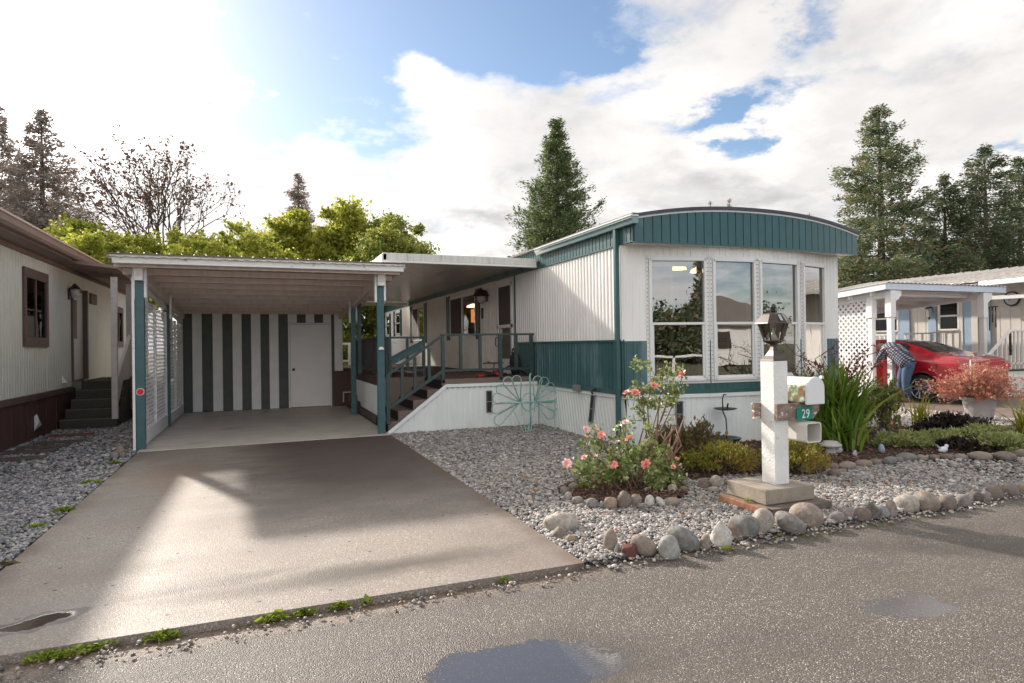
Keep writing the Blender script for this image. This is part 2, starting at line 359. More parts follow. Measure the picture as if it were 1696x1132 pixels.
t.set(b.inputs['Roughness'], t.m('SUBTRACT', t.m('SUBTRACT', .62, t.m('MULTIPLY', damp_shadow, .12)), t.m('MULTIPLY', lvl, .47)))
X_, Y_, Z_ = t.sep(co)[:3]
yy = t.m('ADD', Y_, t.m('MULTIPLY', t.m('SUBTRACT', t.noise(t.vm('MULTIPLY', co, (1, 1.5, 1)), 4.5, 7, .65), .5), .30))
soil = t.m('MAXIMUM', t.m('MULTIPLY', t.ramp(yy, 3.50, 3.60), t.ramp(X_, 2.3, 1.9)), t.ramp(yy, 3.60, 3.70))
sc_ = t.mix(t.ramp(t.noise(co, 60, 5, .7), .38, .62), (.10, .075, .058), (.24, .19, .15)); c = t.mix(soil, c, sc_); t.l.new(c, b.inputs['Base Color'])
h = t.m('MULTIPLY', t.m('SUBTRACT', 1., cd), t.m('SUBTRACT', 1., t.m('MULTIPLY', lvl, .97)))
h = t.m('ADD', t.m('MULTIPLY', h, t.m('SUBTRACT', 1., soil)), t.m('MULTIPLY', t.noise(co, 90, 5, .7), t.m('MULTIPLY', soil, 1.6)))
bump(t, b, h, .8, .006)
# driveway
DRIVE, t, b, co = gmat('driveway_concrete')
cell = t.sep(t.vor(co, 150, out='Color'))[0]; cd = t.vor(co, 150)
c = t.cramp(cell, [(0, (.165, .138, .116)), (.5, (.24, .205, .175)), (.92, (.31, .27, .232)), (1, (.52, .48, .43))])
x, y, z = t.sep(co)[:3]
n = t.noise(co, .8, 7, .62); n2 = t.noise(t.vm('MULTIPLY', co, (.7, 2.4, 1)), 1.6, 6, .65)
c = t.mix(t.ramp(n, .35, .7, 0, .55), c, (.15, .12, .10))
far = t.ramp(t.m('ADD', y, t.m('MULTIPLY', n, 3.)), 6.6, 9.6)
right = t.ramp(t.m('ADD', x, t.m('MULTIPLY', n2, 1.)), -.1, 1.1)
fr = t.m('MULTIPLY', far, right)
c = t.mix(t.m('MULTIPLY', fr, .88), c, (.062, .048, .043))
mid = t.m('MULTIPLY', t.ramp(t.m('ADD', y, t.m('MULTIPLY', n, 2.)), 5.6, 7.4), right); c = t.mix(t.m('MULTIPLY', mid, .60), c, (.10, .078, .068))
spk = t.m('MULTIPLY', t.ramp(t.m('ADD', t.vor(co, 2.6, dims='2D'), t.m('MULTIPLY', t.noise(co, 60, 3, .6), .02)), .050, .032), t.ramp(t.sep(t.vor(co, 2.6, out='Color', dims='2D'))[0], .45, .55)); c = t.mix(spk, c, (.03, .022, .018))
crk = t.vor(t.vm('ADD', t.vm('MULTIPLY', co, (.42, .5, 1)), t.vm('MULTIPLY', t.node('ShaderNodeTexNoise').outputs['Color'], (.16, .16, 0))), 1., 'DISTANCE_TO_EDGE'); c = t.mix(t.ramp(crk, .004, .001, 0, .10), c, (.07, .05, .04))
joint = t.m('MULTIPLY', t.ramp(t.m('ABSOLUTE', t.m('SUBTRACT', y, 7.62)), .012, .004), .0); c = t.mix(joint, c, (.05, .04, .035))
band = t.m('MAXIMUM', ell(t, co, .55, 4.14, 1.3, .20, .35, 2.5, .04, (.1, 1.25)), ell(t, co, -.3, 4.3, .6, .1, .3, 3., .1, (.2, 1.2)))
c = t.mix(t.m('MULTIPLY', band, t.ramp(n2, .3, .6, .75, 1.)), c, (.058, .044, .032))
streak = t.ramp(t.noise(t.vm('MULTIPLY', co, (1.2, 5., 1)), 1.3, 5, .6), .55, .72)
c = t.mix(t.m('MULTIPLY', streak, t.ramp(y, 5., 8., .15, .5)), c, (.12, .095, .085))
rust = t.m('MULTIPLY', ell(t, co, -1., 8.2, .45, 1.0, .4, 2., 0., (.2, 1.2)), .35); c = t.mix(rust, c, (.28, .16, .09))
edge = t.m('MAXIMUM', t.ramp(x, -1.40, -1.58), t.ramp(x, 1.80, 1.96)); c = t.mix(t.m('MULTIPLY', edge, t.ramp(n2, .35, .6, .2, .75)), c, (.12, .085, .06))
pud = ell(t, co, -1.13, 4.08, .26, .12, .18, 6., .35, (.55, 1.15))
wet = t.m('MAXIMUM', ell(t, co, -1.25, 4.1, .5, .3, .3, 3., .35, (.4, 1.2)), t.m('MULTIPLY', band, .6))
c = t.mix(t.ramp(pud, 0., .3), c, (.05, .035, .028)); c = t.mix(t.m('MULTIPLY', wet, .35), c, (.10, .08, .068))
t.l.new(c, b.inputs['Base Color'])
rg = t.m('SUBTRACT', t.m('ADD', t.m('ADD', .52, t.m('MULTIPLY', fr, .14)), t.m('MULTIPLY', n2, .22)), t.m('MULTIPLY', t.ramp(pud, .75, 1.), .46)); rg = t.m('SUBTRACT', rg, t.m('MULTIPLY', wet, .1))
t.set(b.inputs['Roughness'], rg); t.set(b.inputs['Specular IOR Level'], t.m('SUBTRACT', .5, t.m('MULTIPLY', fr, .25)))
bump(t, b, t.m('MULTIPLY', t.m('ADD', t.m('SUBTRACT', 1., cd), t.m('MULTIPLY', t.noise(co, 30, 3, .6), .8)), t.m('SUBTRACT', 1., pud)), .45, .004)
SLAB = mat('carport_concrete', (.56, .51, .46), .5, .08, 2, .3, 60, dirt=(.22, .18, .155), dscale=1.4, dlo=.52, dhi=.80, stretch=(1, 1.8, 1))
# gravel base, soil, mulch
GRAVB, t, b, co = gmat('gravel_bed')
cell = t.sep(t.vor(co, 38, out='Color'))[0]; cd = t.vor(co, 38)
c = t.mix(t.ramp(cd, .25, .6), t.cramp(cell, [(0, (.10, .09, .085)), (.6, (.2, .19, .18)), (1, (.4, .37, .34))]), (.03, .027, .025)); t.l.new(c, b.inputs['Base Color']); b.inputs['Roughness'].default_value = .9
bump(t, b, t.m('SUBTRACT', 1., cd), 1., .015)
SOIL = mat('dirt', (.19, .15, .12), .95, .35, 25, .7, 70, dirt=(.09, .065, .05), dscale=14, dlo=.45, dhi=.6)
MULCH = mat('bark_mulch', (.085, .04, .028), .9, .4, 30, 1., 50, dirt=(.02, .012, .01), dscale=25, dlo=.45, dhi=.6)
FAR = mat('far_ground', (.12, .115, .07), .95, .3, .5)
def sheet(name, poly, z, m, parent=None, thick=None):
    mb = MB()
    if thick: mb.prism(poly, 'z', z-thick, z)
    else: mb.add([(x, y, z) for x, y in poly], [tuple(range(len(poly)))])
    return tag(mb.build(name, m, parent), kind='structure')
sheet('ground', [(-300, -300), (300, -300), (300, 300), (-300, 300)], -.075, FAR)
road = sheet('road', [(-60, -6.5), (60, -6.5), (60, 3.82), (-60, 3.82)], -.045, ROAD)
sheet('opposite_verge', [(-60, -9.0), (60, -9.0), (60, -6.5), (-60, -6.5)], -.03, GRAVB, thick=.04)
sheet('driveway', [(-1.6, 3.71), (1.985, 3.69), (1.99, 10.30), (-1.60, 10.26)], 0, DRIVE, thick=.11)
sheet('carport_slab', [(-1.62, 10.275), (1.99, 10.315), (1.99, 16.0), (-1.62, 16.0)], .006, SLAB, thick=.11)
random.seed(3)
er = [(-3.5+i*.16, 3.56+random.uniform(-.06, .03)+(.08 if i > 28 else 0)) for i in range(36)]
sheet('gravel_bed_base', [(1.992, 3.715), (14, 3.715), (14, 30), (1.992, 30)], -.024, GRAVB, thick=.05)
sheet('gravel_path_base', [(-6, 3.66), (-1.605, 3.66), (-1.625, 30), (-6, 30)], -.02, GRAVB)
MPOLY = [(4.25, 5.42), (4.8, 5.5), (5.6, 5.1), (6.4, 5.35), (7.1, 5.40), (8.0, 5.30), (9, 5.0), (12.5, 4.8), (12.5, 6.0), (10.6, 6.9), (9.1, 7.6), (4.70, 7.6), (4.45, 7.0), (4.2, 6.0)]
sheet('mulch_bed', MPOLY, .0, MULCH)
RPOLY = [(3.38+.66*math.cos(a)*(1+.06*math.sin(3*a)), 5.40+.58*math.sin(a)) for a in [i*math.pi/14 for i in range(28)]]
sheet('rose_bed_soil', RPOLY, .004, MULCH)
DRV2 = mat('neighbour_drive', (.17, .13, .105), .5, .15, 2, .4, 80)
sheet('neighbour_driveway', [(12.7, 3.71), (17.6, 3.71), (17.6, 20), (12.7, 20)], .0, DRV2, thick=.05)
def inside(poly, P):
    x, y = P[:, 0], P[:, 1]; r = np.zeros(len(P), bool); n = len(poly)
    for i in range(n):
        x0, y0 = poly[i]; x1, y1 = poly[i-1]
        c = ((y0 > y) != (y1 > y)) & (x < (x1-x0)*(y-y0)/((y1-y0) or 1e-9)+x0); r ^= c
    return r
# ---- pebbles
def pebmat(name, stops, wet=0.5):
    m = bpy.data.materials.new(name); m.use_nodes = True; t = NT(m.node_tree); b = t.n['Principled BSDF']
    r = t.node('ShaderNodeObjectInfo').outputs['Random']; co = t.node('ShaderNodeTexCoord').outputs['Object']
    c = t.cramp(r, stops); c = t.mix(t.ramp(t.noise(co, 2.5, 4, .6), .35, .7, 0, .35), c, (.10, .085, .075))
    t.l.new(c, b.inputs['Base Color']); b.inputs['Roughness'].default_value = wet; return m
PEBM = pebmat('pebble_stone', [(0, (.06, .057, .06)), (.2, (.15, .145, .145)), (.42, (.25, .24, .23)), (.6, (.31, .27, .235)), (.74, (.39, .365, .34)), (.88, (.52, .50, .475)), (.94, (.23, .13, .09)), (1., (.66, .64, .61))], .55)
PEBD = pebmat('dark_pebble_stone', [(0, (.05, .052, .06)), (.3, (.13, .135, .15)), (.55, (.22, .22, .235)), (.8, (.34, .33, .33)), (.92, (.50, .48, .46)), (1., (.26, .17, .13))], .4)
PEBL = pebmat('light_pebble_stone', [(0, (.20, .17, .15)), (.3, (.40, .35, .31)), (.7, (.55, .50, .45)), (1., (.68, .64, .6))], .6)
MULM = pebmat('bark_chip', [(0, (.03, .015, .012)), (.5, (.10, .042, .03)), (.8, (.19, .085, .055)), (1., (.33, .2, .13))], .7)
def ico(sub, seed=0, amp=.18, sc=(1, 1, 1)):
    bm = bmesh.new(); bmesh.ops.create_icosphere(bm, subdivisions=sub, radius=1); rs = np.random.RandomState(seed)
    W_ = rs.randn(5, 3); ph = rs.rand(5)*6
    for v in bm.verts:
        n = sum(math.sin(float(np.dot(W_[k], v.co))*1.6+ph[k]) for k in range(5))/5
        v.co = v.co*(1+amp*n); v.co = Vector((v.co.x*sc[0], v.co.y*sc[1], v.co.z*sc[2]))
    V = np.array([v.co[:] for v in bm.verts]); bm.verts.ensure_lookup_table(); Fc = np.array([[w.index for w in f.verts] for f in bm.faces]); bm.free(); return V, Fc
def proto(name, V, Fc, m):
    me = np_mesh(name, V, Fc, True); me.materials.append(m); o = bpy.data.objects.new(name, me); return o
def scatter(name, P, scl, rot, protos, kind='stuff'):
    """one object: instances of the given pieces at points P"""
    me = bpy.data.meshes.new(name); me.vertices.add(len(P)); me.vertices.foreach_set('co', np.asarray(P, np.float32).ravel())
    for nm_, dt, arr in (('scl', 'FLOAT_VECTOR', scl), ('rot', 'FLOAT_VECTOR', rot)):
        a = me.attributes.new(nm_, dt, 'POINT'); a.data.foreach_set('vector', np.asarray(arr, np.float32).ravel())
    a = me.attributes.new('pick', 'INT', 'POINT'); a.data.foreach_set('value', (np.arange(len(P)) % len(protos)).astype(np.int32))
    o = bpy.data.objects.new(name, me); COL.objects.link(o); o['kind'] = kind
    g = bpy.data.node_groups.new(name+'_scatter', 'GeometryNodeTree')
    g.interface.new_socket('Geometry', in_out='INPUT', socket_type='NodeSocketGeometry'); g.interface.new_socket('Geometry', in_out='OUTPUT', socket_type='NodeSocketGeometry')
    gi = g.nodes.new('NodeGroupInput'); go = g.nodes.new('NodeGroupOutput'); jn = g.nodes.new('GeometryNodeJoinGeometry')
    def attr(nm_, dt):
        n = g.nodes.new('GeometryNodeInputNamedAttribute'); n.data_type = dt; n.inputs[0].default_value = nm_; return n.outputs[0]
    for k, po in enumerate(protos):
        oi = g.nodes.new('GeometryNodeObjectInfo'); oi.inputs['Object'].default_value = po
        ip = g.nodes.new('GeometryNodeInstanceOnPoints'); cm = g.nodes.new('FunctionNodeCompare'); cm.data_type = 'INT'; cm.operation = 'EQUAL'
        ins = [s for s in cm.inputs if s.type == 'INT']; g.links.new(attr('pick', 'INT'), ins[0]); ins[1].default_value = k
        g.links.new(gi.outputs[0], ip.inputs['Points']); g.links.new(cm.outputs[0], ip.inputs['Selection']); g.links.new(oi.outputs['Geometry'], ip.inputs['Instance'])
        g.links.new(attr('rot', 'FLOAT_VECTOR'), ip.inputs['Rotation']); g.links.new(attr('scl', 'FLOAT_VECTOR'), ip.inputs['Scale']); g.links.new(ip.outputs[0], jn.inputs[0])
    g.links.new(jn.outputs[0], go.inputs[0]); md = o.modifiers.new('scatter', 'NODES'); md.node_group = g; return o
rs = np.random.RandomState(5)
def pebbles(name, N, xr, yr, keep, r0, protos, z0=-.012, flat=.6):
    P = np.stack([rs.uniform(*xr, N), rs.uniform(*yr, N), np.zeros(N)], 1); P = P[keep(P)]; n = len(P)
    r = r0*np.exp(rs.randn(n)*.32); P[:, 2] = z0+rs.uniform(-.004, .010, n)
    scl = np.stack([r*rs.uniform(.85, 1.3, n), r*rs.uniform(.75, 1.05, n), r*rs.uniform(flat*.8, flat*1.2, n)], 1)
    rot = np.stack([rs.randn(n)*.3, rs.randn(n)*.3, rs.uniform(0, 6.28, n)], 1); return scatter(name, P, scl, rot, protos)
pp = [proto('pebble', *ico(2, k, .16), PEBM) for k in range(3)]
pd = [proto('pebble', *ico(2, k+5, .16), PEBD) for k in range(3)]
pl = [proto('pebble', *ico(1, k+9, .16), PEBL) for k in range(2)]
out_house = lambda P: ~((P[:, 0] > 4.8) & (P[:, 1] > 7.3+0*P[:, 0]) & (P[:, 0] < 8.85))
nm_ = lambda P: ~inside(MPOLY, P) & ~inside(RPOLY, P)
pebbles('gravel', 66000, (2.0, 7.2), (3.70, 7.3), lambda P: nm_(P) & (P[:, 1] > 3.72) & (P[:, 0] < P[:, 1]*1.75+1), .0122, pp)
pebbles('gravel', 11000, (6.8, 12.6), (3.72, 6.2), lambda P: nm_(P), .016, pp)
pebbles('gravel', 22000, (2.0, 4.8), (7.0, 10.5), lambda P: (P[:, 1] < 10.46), .0140, pp)
pebbles('gravel', 14000, (8.9, 12.7), (6.6, 11.5), lambda P: nm_(P), .018, pl)
pebbles('gravel', 20000, (-3.5, -1.62), (4.4, 9.), lambda P: (P[:, 0] > -P[:, 1]*.55), .0130, pd)
pebbles('gravel', 9000, (-3.5, -1.64), (9., 16.), lambda P: P[:, 0] > -9, .018, pd)
pebbles('loose_gravel', 260, (-1.5, 2.0), (3.52, 3.74), lambda P: P[:, 1] < 3.70, .008, pp, z0=-.032)
pebbles('loose_gravel', 1500, (2.0, 7.0), (3.55, 3.78), lambda P: (P[:, 1]-3.55) > .2*rs.rand(len(P))**2, .010, pp, z0=-.032)
mc = [proto('bark_chip', *ico(1, k+20, .3, (1, .45, .25)), MULM) for k in range(2)]
def mulch(name, N, poly, xr, yr):
    P = np.stack([rs.uniform(*xr, N), rs.uniform(*yr, N), np.zeros(N)], 1); P = P[inside(poly, P)]; n = len(P); P[:, 2] = rs.uniform(0, .02, n)
    r = .02*np.exp(rs.randn(n)*.3); return scatter(name, P, np.stack([r, r, r], 1), np.stack([rs.randn(n)*.4, rs.randn(n)*.4, rs.uniform(0, 6.3, n)], 1), mc)
mulch('bark_mulch_chips', 16000, MPOLY, (4.2, 12.5), (4.8, 7.6)); mulch('bark_mulch_chips', 3000, RPOLY, (2.7, 4.1), (4.8, 6.0))
# ---- border stones: px centre, px base, px width, px height, colour, shape, label
STC = {'pale': (.37, .33, .285), 'tan': (.265, .215, .175), 'grey': (.22, .20, .185), 'greybrown': (.19, .155, .13), 'orange': (.27, .205, .15), 'red': (.13, .045, .035),
       'green': (.18, .18, .165), 'palegreen': (.30, .305, .28), 'white': (.50, .48, .44), 'brown': (.175, .135, .11), 'dark': (.11, .095, .085), 'pink': (.25, .205, .185), 'slate': (.25, .26, .26)}
def stonemat(k):
    c = STC[k]; return mat('stone_'+k, c, .75, .28, 14, .9, 38, dirt=tuple(v*.42 for v in c), dscale=19, dlo=.50, dhi=.70, bdetail=6)
EDGE = [(931, 883, 62, 34, 'pale', 'flat', 'large pale oval cobble at the driveway edge'), (929, 896, 35, 24, 'greybrown', 'rough', 'rough grey brown stone under the large pale oval cobble'), (946, 903, 19, 17, 'orange', 'round', 'small orange tan stone by the driveway corner'),
 (1013, 916, 26, 42, 'tan', 'egg', 'upright tan egg shaped stone in the road border'), (1022, 922, 9, 23, 'slate', 'shard', 'thin grey slate shard leaning beside the dark red stone'), (1042, 925, 33, 27, 'red', 'rough', 'dark red stone in the road border'),
 (1071, 922, 46, 36, 'tan', 'lean', 'tan stone leaning right beside the dark red stone'), (1110, 924, 37, 39, 'palegreen', 'egg', 'pale greenish upright stone between two leaning stones'), (1136, 911, 57, 40, 'green', 'lean', 'long green grey stone with pale veins leaning right'),
 (1171, 909, 19, 25, 'tan', 'egg', 'small tan stone left of the white angular stone'), (1197, 906, 41, 46, 'white', 'angular', 'white angular pointed stone in the road border'), (1217, 895, 36, 31, 'brown', 'rough', 'brown rough stone right of the white pointed stone'),
 (1238, 891, 50, 40, 'green', 'round', 'cracked grey green stone left of the concrete pad'), (1266, 884, 42, 45, 'pale', 'egg', 'tall pale smooth stone before the concrete pad corner'), (1316, 883, 52, 36, 'grey', 'lean', 'low striped grey stone before the concrete pad'),
 (1347, 874, 63, 41, 'tan', 'round', 'largest rounded tan boulder at the right end of the concrete pad'), (1391, 867, 31, 19, 'grey', 'flat', 'low grey stone right of the largest boulder'), (1406, 862, 28, 21, 'pink', 'round', 'pinkish rounded stone behind the low grey stone'),
 (1433, 863, 30, 22, 'brown', 'round', 'warm brown stone left of the pointed dark stone'), (1447, 859, 30, 29, 'dark', 'angular', 'pointed dark brown stone in the road border'), (1465, 857, 20, 22, 'slate', 'lean', 'narrow grey slab leaning on the pinkish pointed stone'),
 (1479, 855, 27, 30, 'pink', 'angular', 'pinkish pointed stone right of the grey slab'), (1508, 848, 42, 29, 'pale', 'round', 'pale smooth domed stone in the road border'), (1540, 846, 46, 33, 'tan', 'round', 'large tan stone with broken left face'),
 (1575, 843, 31, 24, 'greybrown', 'round', 'grey brown stone right of the large broken tan stone'), (1600, 839, 23, 21, 'grey', 'round', 'mottled two tone stone in the right road border'), (1621, 831, 24, 18, 'dark', 'round', 'dark low stone right of the mottled stone'),
 (1636, 830, 20, 17, 'pink', 'round', 'small pinkish stone in the right road border'), (1652, 826, 29, 21, 'brown', 'round', 'brown rounded stone near the right end of the road border'), (1677, 822, 33, 21, 'greybrown', 'flat', 'long flat stone near the right end of the road border'), (1700, 818, 24, 18, 'orange', 'round', 'orange brown stone at the far right of the road border')]
RING = [(936, 820, 16, 15, 'grey', 'round', 'grey stone at the left end of the rose ring'), (941, 827, 14, 13, 'pale', 'round', 'small pale stone at the front left of the rose ring'), (957, 835, 21, 13, 'grey', 'flat', 'flat grey stone beside the small pale ring stone'),
 (982, 841, 22, 16, 'grey', 'round', 'blue grey stone left of the orange tan ring stone'), (997, 841, 9, 12, 'slate', 'egg', 'tiny upright grey stone left of the orange tan ring stone'), (1011, 842, 25, 19, 'orange', 'round', 'orange tan stone at the front of the rose ring'),
 (1034, 841, 26, 30, 'greybrown', 'egg', 'tall dark tan stone at the front of the rose ring'), (1055, 837, 20, 20, 'tan', 'egg', 'tan upright stone right of the tall dark ring stone'), (1062, 842, 13, 8, 'grey', 'flat', 'flat chip below the tan upright ring stone'),
 (1078, 837, 18, 18, 'white', 'round', 'larger of the two white stones of the rose ring'), (1095, 837, 17, 14, 'white', 'lean', 'smaller of the two white stones of the rose ring'), (1114, 837, 30, 12, 'tan', 'flat', 'flat tan slab at the right of the rose ring'),
 (1116, 814, 20, 13, 'pale', 'angular', 'pale angular stone behind the flat tan slab'), (1133, 814, 15, 9, 'greybrown', 'flat', 'low grey brown stone behind the flat tan slab'), (950, 812, 19, 12, 'grey', 'round', 'grey stone at the back left of the rose ring'), (971, 808, 20, 14, 'pale', 'round', 'rounded stone behind the left rose stems'),
 (1168, 808, 25, 15, 'brown', 'rough', 'rough brown stone left of the tan bed stone'), (1187, 806, 21, 20, 'pale', 'egg', 'upright tan stone left of the mailbox pad'), (1183, 814, 18, 7, 'pale', 'flat', 'thin flat stone before the upright tan stone'), (1205, 804, 12, 9, 'brown', 'round', 'small brown stone touching the left of the mailbox pad'),
 (1136, 843, 11, 9, 'pale', 'round', 'small loose pale cobble on the gravel right of the rose ring')]
INNER = [(1381, 778, 23, 12, 'brown', 'round', 'brown stone beside the heather right of the mailbox post'), (1384, 788, 21, 12, 'greybrown', 'round', 'grey brown stone under the brown one beside the heather'), (1408, 777, 29, 12, 'tan', 'flat', 'long tan stone before the mushroom ornament'), (1434, 773, 26, 11, 'tan', 'flat', 'tan flat stone right of the mushroom ornament'),
 (1453, 769, 20, 9, 'greybrown', 'flat', 'small brown stone in the bed border before the blue stone'), (1477, 769, 26, 13, 'green', 'round', 'green grey pair stone in the bed border'), (1491, 766, 15, 9, 'green', 'round', 'small green grey stone leaning on its larger neighbour'), (1506, 764, 34, 13, 'green', 'flat', 'long green grey stone in the bed border'),
 (1529, 763, 20, 10, 'tan', 'flat', 'tan stone right of the long green grey stone'), (1550, 761, 17, 8, 'greybrown', 'flat', 'low brown stone left of the white dove'), (1572, 761, 22, 9, 'brown', 'flat', 'brown flat stone just below the white dove'), (1595, 761, 22, 9, 'pink', 'flat', 'pinkish flat stone right of the white dove'),
 (1632, 762, 38, 12, 'tan', 'flat', 'long tan cobble in the right bed border'), (1671, 763, 35, 14, 'greybrown', 'flat', 'long grey brown cobble at the right of the bed border'), (1697, 757, 22, 14, 'tan', 'round', 'tan cobble at the far right of the bed border'), (1697, 768, 14, 10, 'pale', 'round', 'small pale cobble at the far right under the bed border')]
LEFTS = [(196, 750, 19, 12, 'orange', 'angular', 'orange tan stone on the gravel left of the carport post'), (187, 760, 15, 12, 'grey', 'round', 'grey stone left of the carport, lower of the pile'), (200, 758, 15, 10, 'greybrown', 'round', 'brown grey stone under the orange tan one by the carport')]
def stones(lst, group, z):
    for i, (cx, by, w, h, c, shp, lab) in enumerate(lst):
        p = GZ(cx, by, z); D = depth(p); wid = w*D/FPX; hei = h*D/FPX*.92; seed = int(cx*7+by)
        amp = {'rough': .36, 'angular': .36, 'shard': .1}.get(shp, .24); hz = max(hei*.62, wid*.3)
        V, Fc = ico(4 if w > 24 else 3, seed, amp); V = V/np.abs(V).max(0)
        if shp in ('angular', 'rough'):
            rr = np.random.RandomState(seed)
            for _ in range(9 if shp == 'angular' else 6):
                nn = rr.randn(3); nn[2] = abs(nn[2])*.6; nn /= np.linalg.norm(nn); k = V@nn; V -= np.outer(np.maximum(0, k-.68)*.92, nn)
        if shp == 'angular': V[:, 0] *= 1-.35*np.clip(V[:, 2], 0, 1)
        if shp == 'egg': V[:, 0] *= 1-.12*V[:, 2]
        V[:, 2] = np.sign(V[:, 2])*np.abs(V[:, 2])**.82
        dep = .8 if shp in ('flat', 'round', 'lean') else .65
        V = V*np.array([wid/2, max(wid, hei)*.5*dep, hz])
        if shp == 'lean': V[:, 2] -= V[:, 0]*.35
        if shp == 'shard': V = V*np.array([1, .5, 1]); V[:, 0] += V[:, 2]*.25
        V[:, 2] = np.maximum(V[:, 2], -hei*.42); V[:, 2] *= hei/(V[:, 2].max()+hei*.36)
        yaw = -YAW+random.uniform(-.15, .15); c_, s_ = math.cos(yaw), math.sin(yaw); V = np.stack([V[:, 0]*c_-V[:, 1]*s_, V[:, 0]*s_+V[:, 1]*c_, V[:, 2]], 1)
        loc = p+np.array([AF[0], AF[1], 0])*max(wid, hei)*.32*dep; loc[2] = z+hei*.34
        o = link_mesh(np_mesh('border_stone', V, Fc, True), 'border_stone', stonemat(c), None, loc); tag(o, lab, 'stone', group)
stones(EDGE, 'cobbles edging the road', -.03); stones(RING, 'cobbles round the rose bed', .0); stones(INNER, 'cobbles edging the mulch bed', .0); stones(LEFTS, 'stones beside the carport', 0.)
# ---- stepping planks of the left path
PLK = mat('wet_plank', (.075, .055, .05), .6, .25, 20, .4, 40, stretch=(1, 4, 1))
for i, (pts, lab) in enumerate([([(0, 761), (66, 752), (52, 763), (0, 771)], 'grey path board at the left edge of the photo'), ([(20, 750), (90, 742), (80, 750), (15, 757)], 'grey path board second nearest on the gravel walk'), ([(45, 741), (110, 736), (100, 742), (42, 748)], 'middle path board on the gravel walk'),
        ([(68, 733), (140, 728), (132, 734), (66, 739)], 'path board before the reddish plank'), ([(92, 722), (150, 717), (145, 722), (90, 727)], 'reddish wet path board nearest the dark steps')]):
    P = [GZ(x, y, .0) for x, y in pts]; c = sum(P)/4; w = max(p[0] for p in P)-min(p[0] for p in P)
    mb = MB().box(c[0]-.34, c[0]+.30, c[1]-.13, c[1]+.13, -.02, .022); o = mb.build('path_board', PLK if i < 4 else mat('reddish_plank', (.13, .05, .035), .5, .2, 20), None, .006); o.rotation_euler.z = 0
    tag(o, lab, 'board', 'path boards on the left gravel')
# ================================================================== MAIN HOME
XS = 4.75; YE = 30.2
ZK, ZM, ZB = .72, 1.48, 2.84      # skirt top, colour break, fascia bottom
home = thing('mobile_home', 'long white and dark teal mobile home with bow window front and arched roof', 'mobile home', (6.8, 7.55, 0))
def roofz(x):                       # arched roof, as on the front fascia
    u = (x-6.75)/2.13; return 3.362-.195*abs(u)**2.3
# side wall
side = lambda y0, y1, z0, z1, m, n='wall_panel', pitch=.10, dep=.014: MB().corr((XS, y1), (XS, y0), z0, z1, pitch, dep, out=1).build(n, m, home)
DOOR = (11.56, 12.56); WINS = [(13.95, 16.1, 1.66, 2.70), (18.9, 20.5, 1.62, 2.70), (22.4, 23.35, 1.9, 2.70), (24.4, 25.25, 1.9, 2.66)]
side(7.55, DOOR[0], ZM, ZB, WHITE); side(7.55, DOOR[0], ZK+.07, ZM, TEAL)
cuts = [DOOR[1]]+[v for w in WINS for v in w[:2]]+[YE]
side(DOOR[1], WINS[0][0], .80, ZB, WARMLITPORCH)
for i, (a, b_, z0, z1) in enumerate(WINS):
    mcol = WARMLITPORCH if i < 2 else WHITE
    side(a, b_, .78, z0, mcol); side(a, b_, z1, ZB, mcol)
    side(b_, WINS[i+1][0] if i < 3 else YE, .78, ZB, mcol)
side(DOOR[0], DOOR[1], 2.80, ZB, WARMLITPORCH)
MB().box(XS-.025, XS+.01, 7.55, DOOR[0], ZM-.012, ZM+.022).build('belt_strip', TEALL, home, .003)
MB().box(XS-.03, XS+.01, 7.55, 30.2, ZK, ZK+.07).build('sill_strip', TEALL, home, .003)
# teal fascia band along the side, above the wall
MB().corr((XS-.02, 30.2), (XS-.02, 7.24), ZB, lambda t: 3.17, .105, .012, duty=.86, slope=.2).build('fascia_band', TEALL, home)
MB().box(XS-.035, XS-.0, 7.24, YE, ZB-.012, ZB+.006).build('band_trim', TEALL, home)
# gutter: K-profile
gp = [(XS-.02, 3.155), (XS-.135, 3.155), (XS-.135, 3.125), (XS-.115, 3.10), (XS-.10, 3.055), (XS-.02, 3.055)]
GUT = mat('gutter_teal', (.22, .32, .32), .3, .05, 5)
MB().prism(gp, 'y', 7.13, 10.30).build('gutter', GUT, home, .003)
MB().prism(gp, 'y', 21.1, YE).build('gutter', GUT, home, .003)
MB().box(XS-.145, XS-.02, 7.12, 10.30, 3.152, 3.168).build('gutter_lip', ALU, home)
# downspout
MB().box(XS-.095, XS-.035, 7.60, 7.665, .02, 3.06).build('downspout', TEALL, home, .006)
MB().box(XS-.03, XS+.05, 7.56, 7.60, ZM, ZB).build('corner_trim', WHITE, home, .004)
